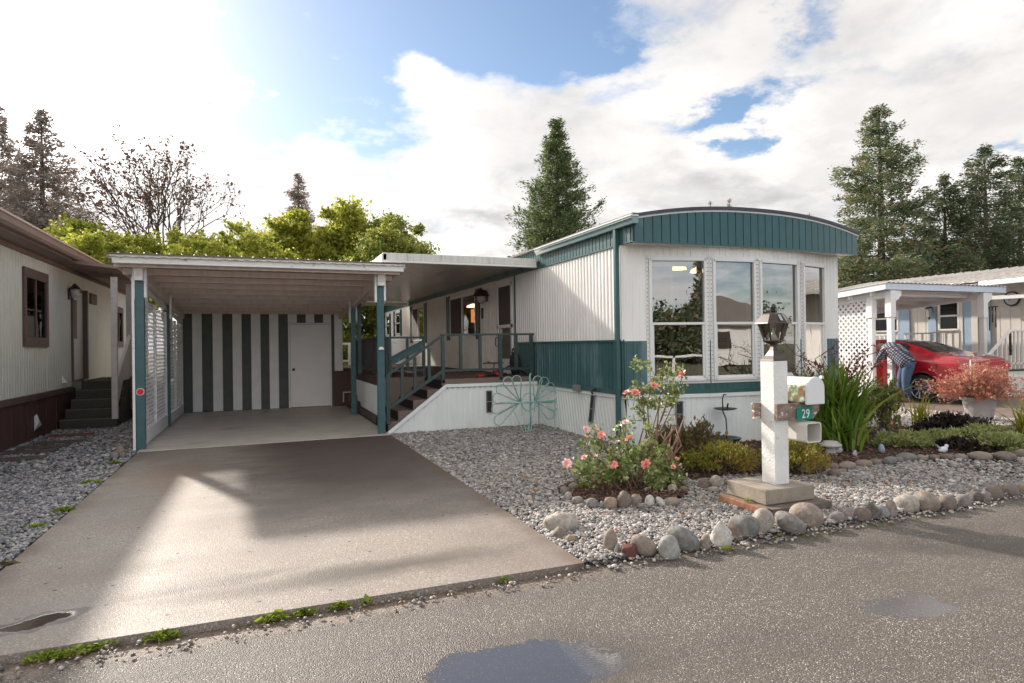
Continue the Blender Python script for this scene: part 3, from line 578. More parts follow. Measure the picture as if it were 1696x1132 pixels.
# bow front
BV = [(4.75, 7.55), (5.95, 7.25), (6.8, 7.17), (7.65, 7.25), (8.85, 7.55)]
def lerp(a, b, f): return (a[0]+(b[0]-a[0])*f, a[1]+(b[1]-a[1])*f)
def f_at(a, b, px):                 # fraction along a facet seen at picture column px
    d = ray(px, 560); n = d[0]/d[1]; den = (b[0]-a[0])-n*(b[1]-a[1]); return (n*a[1]-a[0])/den
FR = [(1076, 1169.5), (1181, 1250.5), (1257.5, 1321), (1329, 1363.5)]
WZ0, WZ1 = .915, 2.635
for i in range(4):
    a, b_ = BV[i], BV[i+1]; f0, f1 = f_at(a, b_, FR[i][0]), f_at(a, b_, FR[i][1])
    if i == 3: f1 = max(f1, .62)
    f0 = max(.02, f0); f1 = min(.98, f1)
    def seg(g0, g1, z0, z1, m, dep=.007, nme='front_wall_panel'):
        if g1-g0 < .003: return
        MB().corr(lerp(a, b_, g0), lerp(a, b_, g1), z0, z1, .10, dep, out=1, duty=.55).build(nme, m, home)
    seg(0, f0, ZM, 2.86, WHITE); seg(f1, 1, ZM, 2.86, WHITE); seg(f0, f1, WZ1, 2.86, WHITE)
    seg(0, f0, ZK, ZM, TEAL); seg(f1, 1, ZK, ZM, TEAL); seg(f0, f1, ZK, WZ0, TEAL)
    L = math.dist(a, b_); d = np.array([(b_[0]-a[0])/L, (b_[1]-a[1])/L, 0]); nrm = np.array([d[1], -d[0], 0]); A = np.array([a[0], a[1], 0.])
    def P(u, z, o=0.): return A+d*u+nrm*o+np.array([0, 0, z])
    u0, u1 = f0*L, f1*L; zm = 1.70+.02
    w = MB()
    for (ua, ub, za, zb) in ((u0, u1, WZ1-.028, WZ1+.012), (u0, u1, WZ0-.012, WZ0+.03), ):
        w.bar(P(ua, (za+zb)/2, .022), P(ub, (za+zb)/2, .022), .045, zb-za)
    for uu in (u0+.012, u1-.012): w.bar(P(uu, WZ0-.01, .022), P(uu, WZ1+.01, .022), .04, .045, up=nrm)
    wo = w.build('bay_window', ALU, home, .003)
    fl = MB()
    for uu in (u0-.028, u1+.028): fl.bar(P(uu, WZ0-.03, .011), P(uu, WZ1+.03, .011), .035, .010, up=nrm)
    fl.bar(P(u0-.045, WZ1+.03, .011), P(u1+.045, WZ1+.03, .011), .010, .035); fl.bar(P(u0-.045, WZ0-.03, .011), P(u1+.045, WZ0-.03, .011), .010, .035)
    fl.build('window_flange', ALU, wo)
    sc = MB()
    for k in range(30):
        for uu in (u0-.03, u1+.03): q = P(uu, WZ0+k*(WZ1-WZ0)/29, .018); sc.box(q[0]-.005, q[0]+.005, q[1]-.003, q[1]+.003, q[2]-.005, q[2]+.005)
    sc.build('screw_heads', DARKMETAL, wo)['kind'] = 'stuff'
    sa = MB()
    sa.bar(P(u0+.02, zm, .018), P(u1-.02, zm, .018), .035, .035)
    for uu in (u0+.045, u1-.045): sa.bar(P(uu, WZ0+.03, .012), P(uu, zm, .012), .03, .022, up=nrm)
    sa.bar(P(u0+.03, WZ0+.045, .012), P(u1-.03, WZ0+.045, .012), .022, .03)
    sa.build('sash', ALU, wo)
    for za, zb, off in ((WZ0+.03, zm-.01, .006), (zm+.01, WZ1-.02, .0)):
        g = MB().add([P(u0+.02, za, off), P(u1-.02, za, off), P(u1-.02, zb, off), P(u0+.02, zb, off)], [(0, 1, 2, 3)]); g.build('pane', GLASS, wo)
    # valance and sheer curtains inside
    mb = MB()
    for (ua, ub) in ((u0, u0+(u1-u0)*.10), (u1-(u1-u0)*.10, u1), (u0+(u1-u0)*.42, u0+(u1-u0)*.46)):
        n_ = 14; vs = []
        for k in range(n_+1):
            q = P(ua+(ub-ua)*k/n_, 0, -.10-.018*math.sin(k*1.7)); vs += [q+np.array([0, 0, WZ0-.02]), q+np.array([0, 0, WZ1])]
        mb.add(vs, [(2*k, 2*k+2, 2*k+3, 2*k+1) for k in range(n_)])
    mb.build('sheer_curtain', mat('sheer_curtain', (.62, .62, .6), .8), wo)
    mb = MB().bar(P(u0, WZ1-.05, -.07), P(u1, WZ1-.05, -.07), .04, .09); mb.build('blind_headrail', ALU, wo)
# interior
mb = MB().box(4.9, 8.7, 7.9, 11.4, .76, .80).box(4.9, 8.7, 11.36, 11.4, .8, 2.8).box(4.9, 8.7, 7.65, 11.4, 2.80, 2.83); mb.build('interior_shell', mat('interior_wall', (.16, .13, .10), .8), home)
mb = MB().box(5.3, 6.4, 8.5, 9.3, .8, 1.25).box(5.3, 6.4, 9.2, 9.4, .8, 1.6).box(7.0, 8.2, 9.0, 9.9, 1.45, 1.5).box(7.1, 7.2, 9.1, 9.2, .8, 1.45).box(8.0, 8.1, 9.1, 9.2, .8, 1.45); mb.build('interior_furniture', mat('dark_furniture', (.06, .04, .03), .6), home)
LAMPON = mat('lit_lamp_shade', (.8, .6, .4), .5, emit=((1, .62, .30), 2.2))
for (px, py, Y_) in ((1124, 442, 8.6), (1155, 447, 8.9)):
    q = GY(px, py, Y_); l = MB().lathe((q[0], q[1], q[2]-.05), [(.13, 0), (.11, .05), (.03, .09), (.02, .12)], 16).build('ceiling_lamp', LAMPON, home)
# skirting on the side and the front
mb = MB().corr((XS+.02, 10.80), (XS+.02, 7.62), -.02, ZK-.03, .095, .008, duty=.6, shear=.16); mb.build('skirting_panel', SKIRT, home)
for i in range(4): MB().corr(lerp(BV[i], (6.8, 7.6), .01), lerp(BV[i+1], (6.8, 7.6), .01), -.02, ZK-.03, .085, .007, duty=.7).build('skirting_panel', SKIRT, home)
for i in range(4):
    a, b_ = BV[i], BV[i+1]; MB().bar((a[0], a[1]-.012, ZK-.025), (b_[0], b_[1]-.012, ZK-.025), .03, .05).build('skirting_rail', SKIRT, home)
    MB().bar((a[0], a[1]-.012, ZK+.03), (b_[0], b_[1]-.012, ZK+.03), .02, .055).build('sill_strip', TEALL, home)
MB().box(XS-.012, XS+.02, 7.6, 10.46, ZK-.055, ZK-.002).build('skirting_rail', SKIRT, home, .003)
def vent(p, d, parent, w=.10, h=.42, lean=0.):
    """louvred skirting vent: frame, crossbar, dark mesh"""
    p = np.array(p, float); d = np.array(d, float); n = np.array([d[1], -d[0], 0]); up = np.array([0, 0, 1.])+d*lean
    o = MB(); 
    for s_ in (-1, 1): o.bar(p+d*s_*w/2-up*h/2+n*.012, p+d*s_*w/2+up*h/2+n*.012, .014, .014, up=n)
    for s_ in (-1, 0, 1): o.bar(p-d*w/2+up*h/2*s_+n*.013, p+d*w/2+up*h/2*s_+n*.013, .014, .016)
    o = o.build('vent', mat('vent_grey', (.22, .22, .23), .5), parent)
    q = [p-d*w/2-up*h/2, p+d*w/2-up*h/2, p+d*w/2+up*h/2, p-d*w/2+up*h/2]
    MB().add([v+n*.013 for v in q]+[v+n*.009 for v in q], [(0, 1, 2, 3), (7, 6, 5, 4), (0, 4, 5, 1), (1, 5, 6, 2), (2, 6, 7, 3), (3, 7, 4, 0)]).build('vent_mesh', BLACK, o)
q = GX(981, 678, XS); vent((XS, q[1], .45), (0, -1, 0), home, lean=.22)
q = GY(1122, 686, 7.38); vent((q[0], 7.34, .44), ((BV[1][0]-BV[0][0])/1.237, (BV[1][1]-BV[0][1])/1.237, 0), home, .10, .36)
q = GX(958, 646, XS-.03); MB().box(XS-.10, XS-.02, q[1]-.08, q[1]+.08, .70, .80).build('outlet_box', mat('grey_plastic', (.2, .2, .2), .5), home, .01)
mb = MB().tube([(XS-.02, 8.35, .76), (XS-.10, 8.35, .74), (XS-.10, 8.30, .70)], .018, 8).lathe((XS-.07, 8.35, .745), [(.03, 0), (.03, .02)], 8); mb.build('spigot', DARKMETAL, home)
# front fascia: boards with grooves, bowed
def fy(x): u = (x-6.8)/2.1; return 7.20-.13*(1-u*u)
nb = 31
for k in range(nb):
    xa = 4.72+(8.88-4.72)*k/nb; xb = 4.72+(8.88-4.72)*(k+1)/nb-.012
    zb = lambda x: 2.82; vs = []
    for x in (xa, xb): vs += [(x, fy(x), 2.82), (x, fy(x), roofz(x)-.055), (x, fy(x)+.03, 2.82), (x, fy(x)+.03, roofz(x)-.055)]
    MB().add(vs, [(0, 4, 5, 1), (0, 1, 3, 2), (4, 6, 7, 5), (1, 5, 7, 3), (0, 2, 6, 4)]).build('fascia_board', TEALL if k % 7 else TEAL, home)
def strip(name, z0f, z1f, y_off, m, th=.02, xs=None):
    mb = MB(); n = 24; vs = []
    for k in range(n+1):
        x = 4.70+(8.90-4.70)*k/n; y = fy(min(max(x, 4.72), 8.88))+y_off; vs += [(x, y, z0f(x)), (x, y, z1f(x)), (x, y+th, z0f(x)), (x, y+th, z1f(x))]
    fs = [(0, 1, 3, 2), (4*n, 4*n+2, 4*n+3, 4*n+1)]
    for k in range(n): i = 4*k; fs += [(i, i+4, i+5, i+1), (i+1, i+5, i+7, i+3), (i+2, i+3, i+7, i+6), (i, i+2, i+6, i+4)]
    mb.add(vs, fs); return mb.build(name, m, home)
strip('groove_backing', lambda x: 2.825, lambda x: roofz(x)-.06, .034, mat('groove_dark_teal', (.02, .05, .055), .6), .006)
strip('fascia_strip', lambda x: roofz(x)-.06, lambda x: roofz(x)-.032, -.006, ALU, .03)
strip('roof_edge_cap', lambda x: roofz(x)-.034, lambda x: roofz(x)+.010, -.03, ROOFG, .09)
strip('bottom_trim', lambda x: 2.805, lambda x: 2.822, -.004, TEALL, .03)
MB().add([(4.72, 7.22, 2.812), (8.88, 7.22, 2.812), (8.88, 7.56, 2.83), (4.72, 7.56, 2.83), (6.8, 7.06, 2.812)], [(0, 4, 2, 3), (4, 1, 2)]).build('soffit', ALU, home)
MB().corr((8.88, 7.22), (8.88, 30.2), 2.83, 3.17, .3, .01, duty=.9).build('fascia_band', TEALL, home)
MB().box(8.88, 9.0, 7.3, 20, 3.05, 3.15).build('gutter', TEALL, home)
# roof shell
vs = []; n = 20
for k in range(n+1):
    x = 4.66+(8.94-4.66)*k/n
    for y in (7.16, YE+.1): vs.append((x, y, roofz(x)-.0))
mb = MB(); mb.smooth = True; mb.add(vs, [(2*k, 2*k+2, 2*k+3, 2*k+1) for k in range(n)]); mb.build('roof', ROOFG, home)
MB().box(XS-.10, XS-.02, 7.15, YE, 3.17, 3.20).build('drip_edge', mat('drip_edge_brown', (.10, .07, .065), .5), home)
MB().box(8.80, 8.84, 7.56, YE, -.02, 3.15).build('rear_side_wall', WHITE, home); MB().box(4.8, 8.8, YE-.03, YE, 0, 3.3).build('end_wall', WHITE, home)
MB().box(4.85, 8.8, 11.41, 11.45, .78, 3.1).build('partition_wall', DARK, home)
# porch door
dr = MB(); 
for y in (DOOR[0]+.03, DOOR[1]-.03): dr.box(XS-.035, XS+.02, y-.035, y+.035, .82, 2.78)
dr.box(XS-.035, XS+.02, DOOR[0], DOOR[1], 2.73, 2.80); do = dr.build('storm_door', ALU, home, .004)
dd = MB(); y0, y1 = DOOR[0]+.07, DOOR[1]-.07
for y in (y0+.04, y1-.04): dd.box(XS-.05, XS-.015, y-.04, y+.04, .84, 2.72)
for z in (.84, 2.66, 1.80): dd.box(XS-.05, XS-.015, y0, y1, z, z+.07)
dd.box(XS-.048, XS-.018, y0, y1, .84, 1.17); dd.build('door_leaf', ALU, do, .003)
MB().box(XS-.034, XS-.028, y0+.08, y1-.08, 1.87, 2.66).build('screen_pane', mat('dark_screen', (.07, .05, .045), .6), do)
MB().add([(XS-.03, y0+.08, 1.17), (XS-.03, y1-.08, 1.17), (XS-.03, y1-.08, 1.8), (XS-.03, y0+.08, 1.8)], [(0, 1, 2, 3)]).build('pane', GLASSD, do)
MB().box(XS+.0, XS+.03, y0, y1, .84, 2.7).build('inner_door', mat('inner_door', (.52, .48, .38), .5), do)
MB().tube([(XS-.05, y1-.05, 1.62), (XS-.10, y1-.05, 1.60), (XS-.10, y1-.05, 1.44), (XS-.05, y1-.05, 1.42)], .011, 8).build('handle', BLACK, do)
MB().box(XS-.03, XS+.0, DOOR[0]-.06, DOOR[0]-.005, .80, 2.84).build('door_trim', RAILG, home)
# porch windows with shutters
SHUT = mat('dark_shutter', (.035, .055, .05), .45, .1, 10)
for i, (a, b_, z0, z1) in enumerate(WINS):
    w = MB()
    for y in (a+.03, b_-.03): w.box(XS-.03, XS+.02, y-.03, y+.03, z0, z1)
    for z in (z0+.02, z1-.02): w.box(XS-.03, XS+.02, a, b_, z-.02, z+.02)
    if i < 2: w.box(XS-.03, XS+.01, (a+b_)/2-.03, (a+b_)/2+.03, z0, z1)
    else: w.box(XS-.03, XS+.01, a, b_, (z0+z1)/2-.02, (z0+z1)/2+.02)
    wo = w.build('window', ALU, home, .003)
    if i < 2: MB().box(XS-.022, XS-.014, (a+b_)/2+.03, b_-.05, z0+.04, z1-.04).build('insect_screen', mat('brown_screen', (.10, .07, .065), .8), wo)
    MB().add([(XS-.005, a+.05, z0+.04), (XS-.005, b_-.05, z0+.04), (XS-.005, b_-.05, z1-.04), (XS-.005, a+.05, z1-.04)], [(0, 1, 2, 3)]).build('pane', GLASSD, wo)
    sw = .26 if i < 2 else .2
    for y in (a-sw/2-.02, b_+sw/2+.02):
        s_ = MB()
        for k in range(16): z = z0-.06+(z1-z0+.12)*k/16; s_.box(XS-.034, XS-.02, y-sw/2+.03, y+sw/2-.03, z+.01, z+(z1-z0+.12)/16-.008)
        s_.box(XS-.028, XS-.012, y-sw/2, y+sw/2, z0-.06, z1+.06)
        for e in (-1, 1): s_.box(XS-.04, XS-.012, y+e*(sw/2-.015)-.015, y+e*(sw/2-.015)+.015, z0-.07, z1+.07)
        s_.build('shutter', SHUT, wo, .002)
# kitchen seen behind the porch window
MB().box(6.0, 6.05, 12.0, 24, .8, 2.8).build('kitchen_wall', mat('kitchen_wall', (.5, .33, .18), .7), home)
MB().box(5.7, 6.0, 14.5, 22.0, 1.3, 1.95).build('kitchen_shelf', mat('kitchen_dark', (.05, .06, .05), .6), home)
MB().box(5.75, 6.0, 15.6, 17.4, 2.12, 2.5).build('kitchen_cabinet', mat('lit_cabinet', (.6, .3, .1), .5, emit=((1, .40, .13), .5)), home)  # cabinet glows by itself, lamplight put into its colour
MB().lathe((5.5, 16.4, 2.5), [(.2, 0), (.18, .05), (.04, .1)], 20).build('ceiling_lamp', mat('lit_globe', (.9, .8, .6), .5, emit=((1, .78, .5), 1.6)), home)
# wall lantern by the door
q = (XS-.16, 13.16, 2.52)
lt = thing('wall_lantern', 'dark bell shaded porch lantern on the wall between the window and the storm door', 'wall lamp', q)
MB().lathe((q[0], q[1], q[2]+.02), [(.20, 0), (.19, .012), (.15, .07), (.12, .13), (.03, .15), (.015, .19)], 20).build('lamp_shade', DARKMETAL, lt)
MB().lathe((q[0], q[1], q[2]-.14), [(.02, 0), (.07, .03), (.095, .10), (.09, .16)], 16).build('glass_globe', mat('frosted_glass', (.55, .5, .45), .25), lt)
MB().box(q[0]+.02, XS-.016, q[1]-.015, q[1]+.015, q[2]+.03, q[2]+.06).box(XS-.04, XS-.016, q[1]-.06, q[1]+.06, q[2]-.1, q[2]+.12).build('wall_bracket', DARKMETAL, lt, .004)
hp = tag(MB().box(XS-.03, XS-.016, 13.43, 13.55, 2.06, 2.30).box(XS-.04, XS-.03, 13.45, 13.53, 2.22, 2.28).build('door_knocker', BLACK, None, .01), 'small black ornament on the porch wall under the porch lantern', 'ornament')
# ================================================================== PORCH AWNING
aw = thing('porch_awning', 'flat white metal awning over the deck between carport and home', 'awning', (3.3, 10.3, 0))
AWN = mat('awning_panel', (.62, .56, .51), .28, .05, 3, dirt=(.34, .27, .23), dscale=3, dlo=.55, dhi=.85, stretch=(.3, 3, 1))
AWF = mat('streaked_fascia', (.62, .61, .57), .5, .1, 4, dirt=(.30, .28, .22), dscale=5, dlo=.56, dhi=.74, stretch=(2.5, 1, .25))
n = 26
for k in range(n):
    y0 = 10.36+(21-10.36)*k/n; y1 = y0+(21-10.36)/n-.012
    MB().box(1.95, 4.72, y0, y1, 2.952, 2.968).build('roof_pan', AWN, aw)
MB().box(1.95, 4.72, 10.36, 21, 2.970, 2.990).build('roof_sheet', AWN, aw)
MB().box(1.90, 4.65, 10.28, 10.36, 2.87, 2.992).build('front_fascia', AWF, aw, .006); MB().box(1.90, 4.65, 10.27, 10.37, 2.835, 2.868).build('front_gutter_lip', ALU, aw, .004)
MB().box(1.88, 1.96, 10.28, 21, 2.80, 2.975).build('side_fascia', AWF, aw, .006); MB().box(1.96, 4.68, 21, 21.06, 2.82, 2.96).build('rear_fascia', AWF, aw, .006)
for y in (13.8, 17.3, 20.6): MB().box(1.99, 2.06, y, y+.07, .87, 2.82).build('support_post', TEALPOST, aw, .004)
# ================================================================== DECK, STEPS, RAILINGS
dk = thing('porch_deck', 'carpeted porch deck with teal railings and steps beside the carport', 'porch', (3.3, 11.8, 0))
mb = MB().box(2.93, 4.72, 10.54, 11.75, .78, .87).box(2.15, 4.72, 11.75, 21, .78, .87); mb.build('deck_floor', CARPETD, dk, .01)
MB().box(2.93, 4.72, 10.50, 10.54, .70, .872).build('deck_edge', CARPET, dk, .008)
MB().box(1.70, 4.72, 15.9, 21, .0, .868).build('rear_deck_block', CARPETD, dk)
MB().box(2.15, 2.20, 11.75, 15.9, .68, .80).build('deck_edge', CARPETD, dk, .01)
MB().box(2.15, 2.93, 11.73, 11.75, .0, .868).build('stair_side_wall', CARPET, dk)
mb = MB().corr((2.17, 15.9), (2.17, 11.78), .08, .70, .11, .015, duty=.55, slope=.3, shear=.06); mb.build('side_skirting', SKIRT, dk)
MB().box(2.02, 2.16, 10.6, 16.0, .0, .10).build('concrete_curb', mat('brown_curb', (.14, .10, .09), .9, .2, 10), dk, .01)
steps = [(2.00, .0, .185), (2.17, .185, .36), (2.43, .36, .53), (2.68, .53, .70), (2.93, .70, .87)]
for i, (x, z0, z1) in enumerate(steps[:-1]):
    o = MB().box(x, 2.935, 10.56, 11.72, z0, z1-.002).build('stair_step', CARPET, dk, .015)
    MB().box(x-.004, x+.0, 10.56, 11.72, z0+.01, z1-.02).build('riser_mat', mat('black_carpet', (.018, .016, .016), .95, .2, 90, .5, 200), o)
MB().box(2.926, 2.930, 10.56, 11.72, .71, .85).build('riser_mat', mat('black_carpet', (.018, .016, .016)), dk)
# front skirting with raked end
zt = lambda t: min(.72, .02+max(0, t)*.735)
MB().corr((2.02, 10.50), (4.745, 10.50), -.02, zt, .10, .008, duty=.7).build('front_skirting', SKIRT, dk)
MB().bar((1.99, 10.49, .0), (3.00, 10.49, .755), .05, .055).build('rake_rail', SKIRT, dk, .003); MB().bar((2.99, 10.49, .755), (4.75, 10.49, .75), .05, .055).build('top_rail_trim', SKIRT, dk, .003)
q = GY(810, 668, 10.49); vent((q[0], 10.49, .45), (1, 0, 0), dk, .10, .38)
def railing(par, pts, z0, z1, yx, w=.035): pass
Yn = 10.52
rp = lambda x, za, zb, n='railing_post', w=.055: MB().box(x-w/2, x+w/2, Yn-.02, Yn+.035, za, zb).build(n, RAILG, dk, .003)
rp(2.00, .15, .98); rp(2.955, .80, 1.63); rp(4.02, .83, 1.63, w=.06); rp(4.63, .83, 1.63, w=.06)
MB().box(2.92, 4.68, Yn-.03, Yn+.045, 1.625, 1.66).build('top_rail', RAILG, dk, .003); MB().box(2.95, 4.64, Yn-.01, Yn+.03, 1.0, 1.04).build('bottom_rail', RAILG, dk, .002)
MB().bar((1.98, Yn, .965), (2.96, Yn, 1.635), .06, .04).build('stair_handrail', RAILG, dk, .003); MB().bar((2.01, Yn, .42), (2.96, Yn, 1.02), .05, .055).build('stair_bottom_rail', RAILG, dk, .003)
for x in (3.28, 3.64, 4.02+.0, 4.33): rp(x, 1.03, 1.63, 'baluster', .05) if x != 4.02 else None
for x in (2.24, 2.46, 2.71): zc = .42+(x-2.01)*.63; rp(x, zc, zc+.56, 'baluster', .048)
Yf = 11.79
for x in (2.28, 2.93): MB().box(x-.028, x+.028, Yf-.028, Yf+.028, .72, 1.62).build('railing_post', RAILG, dk, .003)
MB().box(2.25, 3.0, Yf-.035, Yf+.035, 1.60, 1.635).build('top_rail', RAILG, dk, .003); MB().box(2.28, 2.93, Yf-.02, Yf+.02, .97, 1.01).build('bottom_rail', RAILG, dk, .002); MB().box(2.59, 2.64, Yf-.02, Yf+.02, 1.0, 1.6).build('baluster', RAILG, dk, .002)
MB().bar((2.29, Yf-.06, 1.175), (2.91, Yf-.06, 1.49), .03, .15).build('handrail_board', TEALPOST, dk, .006); MB().bar((2.29, Yf-.085, 1.24), (2.91, Yf-.085, 1.555), .02, .02).build('handrail_lip', RAILG, dk)
for f in (.2, .92): p = (2.29+.62*f, Yf-.09, 1.13+.315*f); MB().tube([p, (p[0], p[1]-.05, p[2]-.02), (p[0]+.02, p[1]-.05, p[2]+.03)], .008, 6).build('hook', mat('brass', (.5, .4, .25), .35, metal=.8), dk)
DKR = mat('dark_wood_rail', (.05, .045, .045), .5, .1, 10)
for y in (11.84, 13.2, 15.8): MB().box(2.21, 2.27, y-.03, y+.03, .60, 1.62).build('railing_post', DKR, dk, .003)
MB().box(2.20, 2.28, 11.8, 15.86, 1.60, 1.64).build('top_rail', DKR, dk, .003); MB().box(2.22, 2.26, 11.8, 15.86, .93, 1.0).build('bottom_rail', DKR, dk, .003)
for k in range(17): y = 12.02+k*.23; MB().box(2.22, 2.26, y-.035, y+.035, 1.0, 1.6).build('baluster', DKR, dk)
for k in range(2): MB().box(1.92-.0, 2.14, 14.6+k*.5, 15.1+k*.5, .10, .20+.12*k).build('side_step', CARPETD, dk, .01)
MB().tube([(1.85, 15.3, .15), (1.85, 15.3, .38), (2.12, 15.3, .38)], .018, 8).build('step_trim', mat('pale_pipe', (.6, .55, .45), .5), dk)
# things on the deck
vac = thing('floor_sweeper', 'red floor machine lying on the deck in front of the storm door', 'cleaner', (4.1, 10.95, .87))
RED = mat('red_plastic', (.35, .02, .02), .35)
MB().lathe((3.78, 10.9, .87), [(.10, 0), (.10, .03), (.05, .06)], 16).build('wheel_housing', RED, vac); MB().lathe((4.15, 11.0, .87), [(.12, 0), (.12, .05), (.09, .09), (.03, .11)], 16).build('motor_cover', RED, vac)
MB().box(3.8, 4.3, 10.9, 11.02, .88, .93).build('deck_plate', BLACK, vac, .02); MB().tube([(4.2, 11, .95), (4.35, 10.95, 1.05), (4.55, 10.9, .98), (4.66, 10.86, .89)], .018, 8).build('hose', BLACK, vac)
MB().tube([(4.05, 10.98, .94), (4.07, 10.98, 1.10), (3.94, 10.98, 1.14)], .016, 8).box(3.86, 4.24, 10.93, 11.03, 1.10, 1.13).build('handle', mat('dark_red', (.12, .05, .05), .5), vac)
bg = thing('duffel_bag', 'dark bag standing on the deck beside the storm door', 'bag', (4.6, 11.2, .87))
V, Fc = ico(3, 3, .14); put('bag_body', V*np.array([.10, .16, .22])+np.array([4.58, 11.2, 1.09]), Fc, mat('black_cloth', (.035, .025, .028), .8), bg, True)
MB().tube([(4.56, 11.1, 1.28), (4.53, 11.15, 1.38), (4.56, 11.25, 1.38), (4.56, 11.3, 1.28)], .012, 6).build('bag_strap', BLACK, bg)
# ================================================================== CARPORT
cp = thing('carport', 'open carport with white beams, teal posts and a striped rear wall', 'carport', (.15, 10.5, 0))
ZF = 2.70
def rz(y): return 2.735-(y-10.2)*.066          # underside of the roof sheet
for i, (x, y) in enumerate(((-1.6, 10.5), (-1.6, 13.35), (1.88, 10.5), (1.88, 13.75))):
    top = rz(y)-.06; w = .115 if y < 11 else .10
    MB().box(x-w/2, x+w/2, y-.045, y+.05, -.0, top-.18).build('post', TEALPOST, cp, .004)
    if y < 11:
        MB().box(x-.055, x+.06, y-.15, y+.05, top-.20, top).build('beam_end', WORN, cp, .006)
    for s_ in (-1, 1):
        xx = x+s_*(w/2+.018); MB().prism([(y-.05, top-.47), (y+.055, top-.47), (y+.055, top+.02), (y-.05, top+.02)] if s_ < 0 else [(y-.05, top-.44), (y+.055, top-.50), (y+.055, top+.02), (y-.05, top+.02)], 'x', xx-.017, xx+.017).build('post_bracket', WORN if y < 11 else WHITE2, cp, .003)
MB().box(-1.70, -1.665, 10.455, 10.55, 0, 2.5).build('post_edge_board', WORN, cp, .004)
for x in (-1.6, 1.88):
    mb = MB(); a, b_ = 10.35, 15.98
    mb.bar((x, a, rz(a)-.125), (x, b_, rz(b_)-.125), .085, .17); mb.build('side_beam', RAFT, cp, .005)
for k in range(10):
    y = 10.27+k*.625; MB().box(-1.88, 2.16, y-.02, y+.02, rz(y)-.145 if 0 else rz(y)-.10, rz(y)-.008).build('rafter', RAFT, cp, .004)
# corrugated roof sheet: ribs run front to back
mb = MB(); n = 54; vs = []
for k in range(n+1):
    x = -1.92+k*(2.24+1.92)/n; o = .012*math.sin(k*math.pi/1)+(.012 if k % 2 else 0)
    for y in (10.05, 16.4): vs.append((x, y, rz(y)+.0+o))
mb.add(vs, [(2*k, 2*k+2, 2*k+3, 2*k+1) for k in range(n)]); mb.build('roof_sheet', ROOFP, cp)
FZ0, FZ1 = 2.655, 2.785
MB().box(-1.875, 2.20, 10.10, 10.14, 2.665, 2.785).build('front_fascia', WORN, cp, .006)
MB().box(-1.91, -1.872, 10.095, 10.145, 2.725, 2.79).box(2.2, 2.225, 10.095, 10.145, 2.72, 2.79).build('fascia_end_block', WORN, cp, .006)
MB().box(-1.93, 2.25, 10.06, 10.16, 2.79, 2.802).build('roof_edge_strip', mat('brown_flashing', (.16, .11, .09), .5), cp)
MB().add([(-1.93, 10.06, 2.72), (-1.93, 16.4, rz(16.4)-.05), (-1.93, 16.4, rz(16.4)+.03), (-1.93, 10.06, 2.80)], [(0, 1, 2, 3)]).add([(-1.91, 10.06, 2.72), (-1.91, 16.4, rz(16.4)-.05), (-1.91, 16.4, rz(16.4)+.03), (-1.91, 10.06, 2.80)], [(3, 2, 1, 0)]).build('roof_side_edge', ROOFP, cp)
mb = MB()
for k in range(26): x = -1.8+k*.158; mb.lathe((x, 10.12, 2.80), [(.011, 0), (.013, .012), (.004, .022)], 6)
mb.build('roof_screws', ALU, cp)['kind'] = 'stuff'
# rear wall of boards
YR = 16.0; ZW = 2.27
ST = mat('stripe_dark_green', (.085, .092, .085), .6, .1, 4, .15, 40); STW = mat('stripe_white', (.84, .82, .80), .55, .04, 4, .15, 40)
edges = [-1.6, -1.41, -1.21, -.99, -.78, -.57, -.37, -.17, .04, .23, .44, .65]
for i in range(len(edges)-1):
    MB().box(edges[i]+.002, edges[i+1]-.002, YR, YR+.03, .012, ZW).build('wall_board', ST if i % 2 == 0 else STW, cp, .003)
MB().box(-1.7, 1.92, YR+.036, YR+.07, 0, 2.5).build('light_stop_board', DARK, cp)  # added dark board, stops light leaking through the board gaps
MB().box(-1.72, -1.602, YR-.01, YR+.03, .01, 2.25).build('corner_board', WHITE2, cp)
for a, b_, m in ((.65, .86, STW), (.86, 1.06, ST), (1.06, 1.265, STW), (1.265, 1.47, ST), (1.47, 1.66, STW)): MB().box(a+.002, b_-.002, YR, YR+.03, 2.06, ZW).build('wall_board', m, cp, .003)
MB().box(1.66, 1.73, YR-.01, YR+.03, .012, ZW+.03).build('wall_board', ST, cp, .003); MB().box(1.732, 1.90, YR-.01, YR+.03, .012, ZW+.03).build('wall_board', STW, cp, .003)
MB().box(-1.6, 1.9, YR+.005, YR+.035, ZW+.002, ZW+.18).build('wall_header', STW, cp); MB().box(-1.8, 2.0, YR+.2, 19.8, 2.46, 2.50).build('shed_roof', ROOFP, cp)
MB().box(1.90, 1.93, YR+.0, 19.5, .012, 2.45).box(-1.72, -1.68, YR+.03, 19.5, 0, 2.4).build('shed_side_wall', WARMLITPORCH, cp)
df = MB().box(.655, .70, YR-.012, YR+.03, .012, 2.055).box(1.62, 1.658, YR-.012, YR+.03, .012, 2.055).box(.70, 1.62, YR-.012, YR+.03, 2.02, 2.055).build('door_frame', WHITE2, cp, .003)
MB().box(.705, 1.615, YR-.004, YR+.02, .02, 2.015).build('door_leaf', mat('shed_door_white', (.86, .84, .82), .45, .03, 2), df, .003)
kb = MB(); kp = [(.012, 0), (.012, .03), (.032, .04), (.034, .06), (.02, .075)]
vs = []; kb.tube([(.77, YR-.005, .93), (.77, YR-.035, .93), (.77, YR-.045, .93), (.77, YR-.065, .93), (.77, YR-.075, .93)], [.016, .014, .03, .034, .02], 12); kb.build('door_knob', DARKMETAL, df)
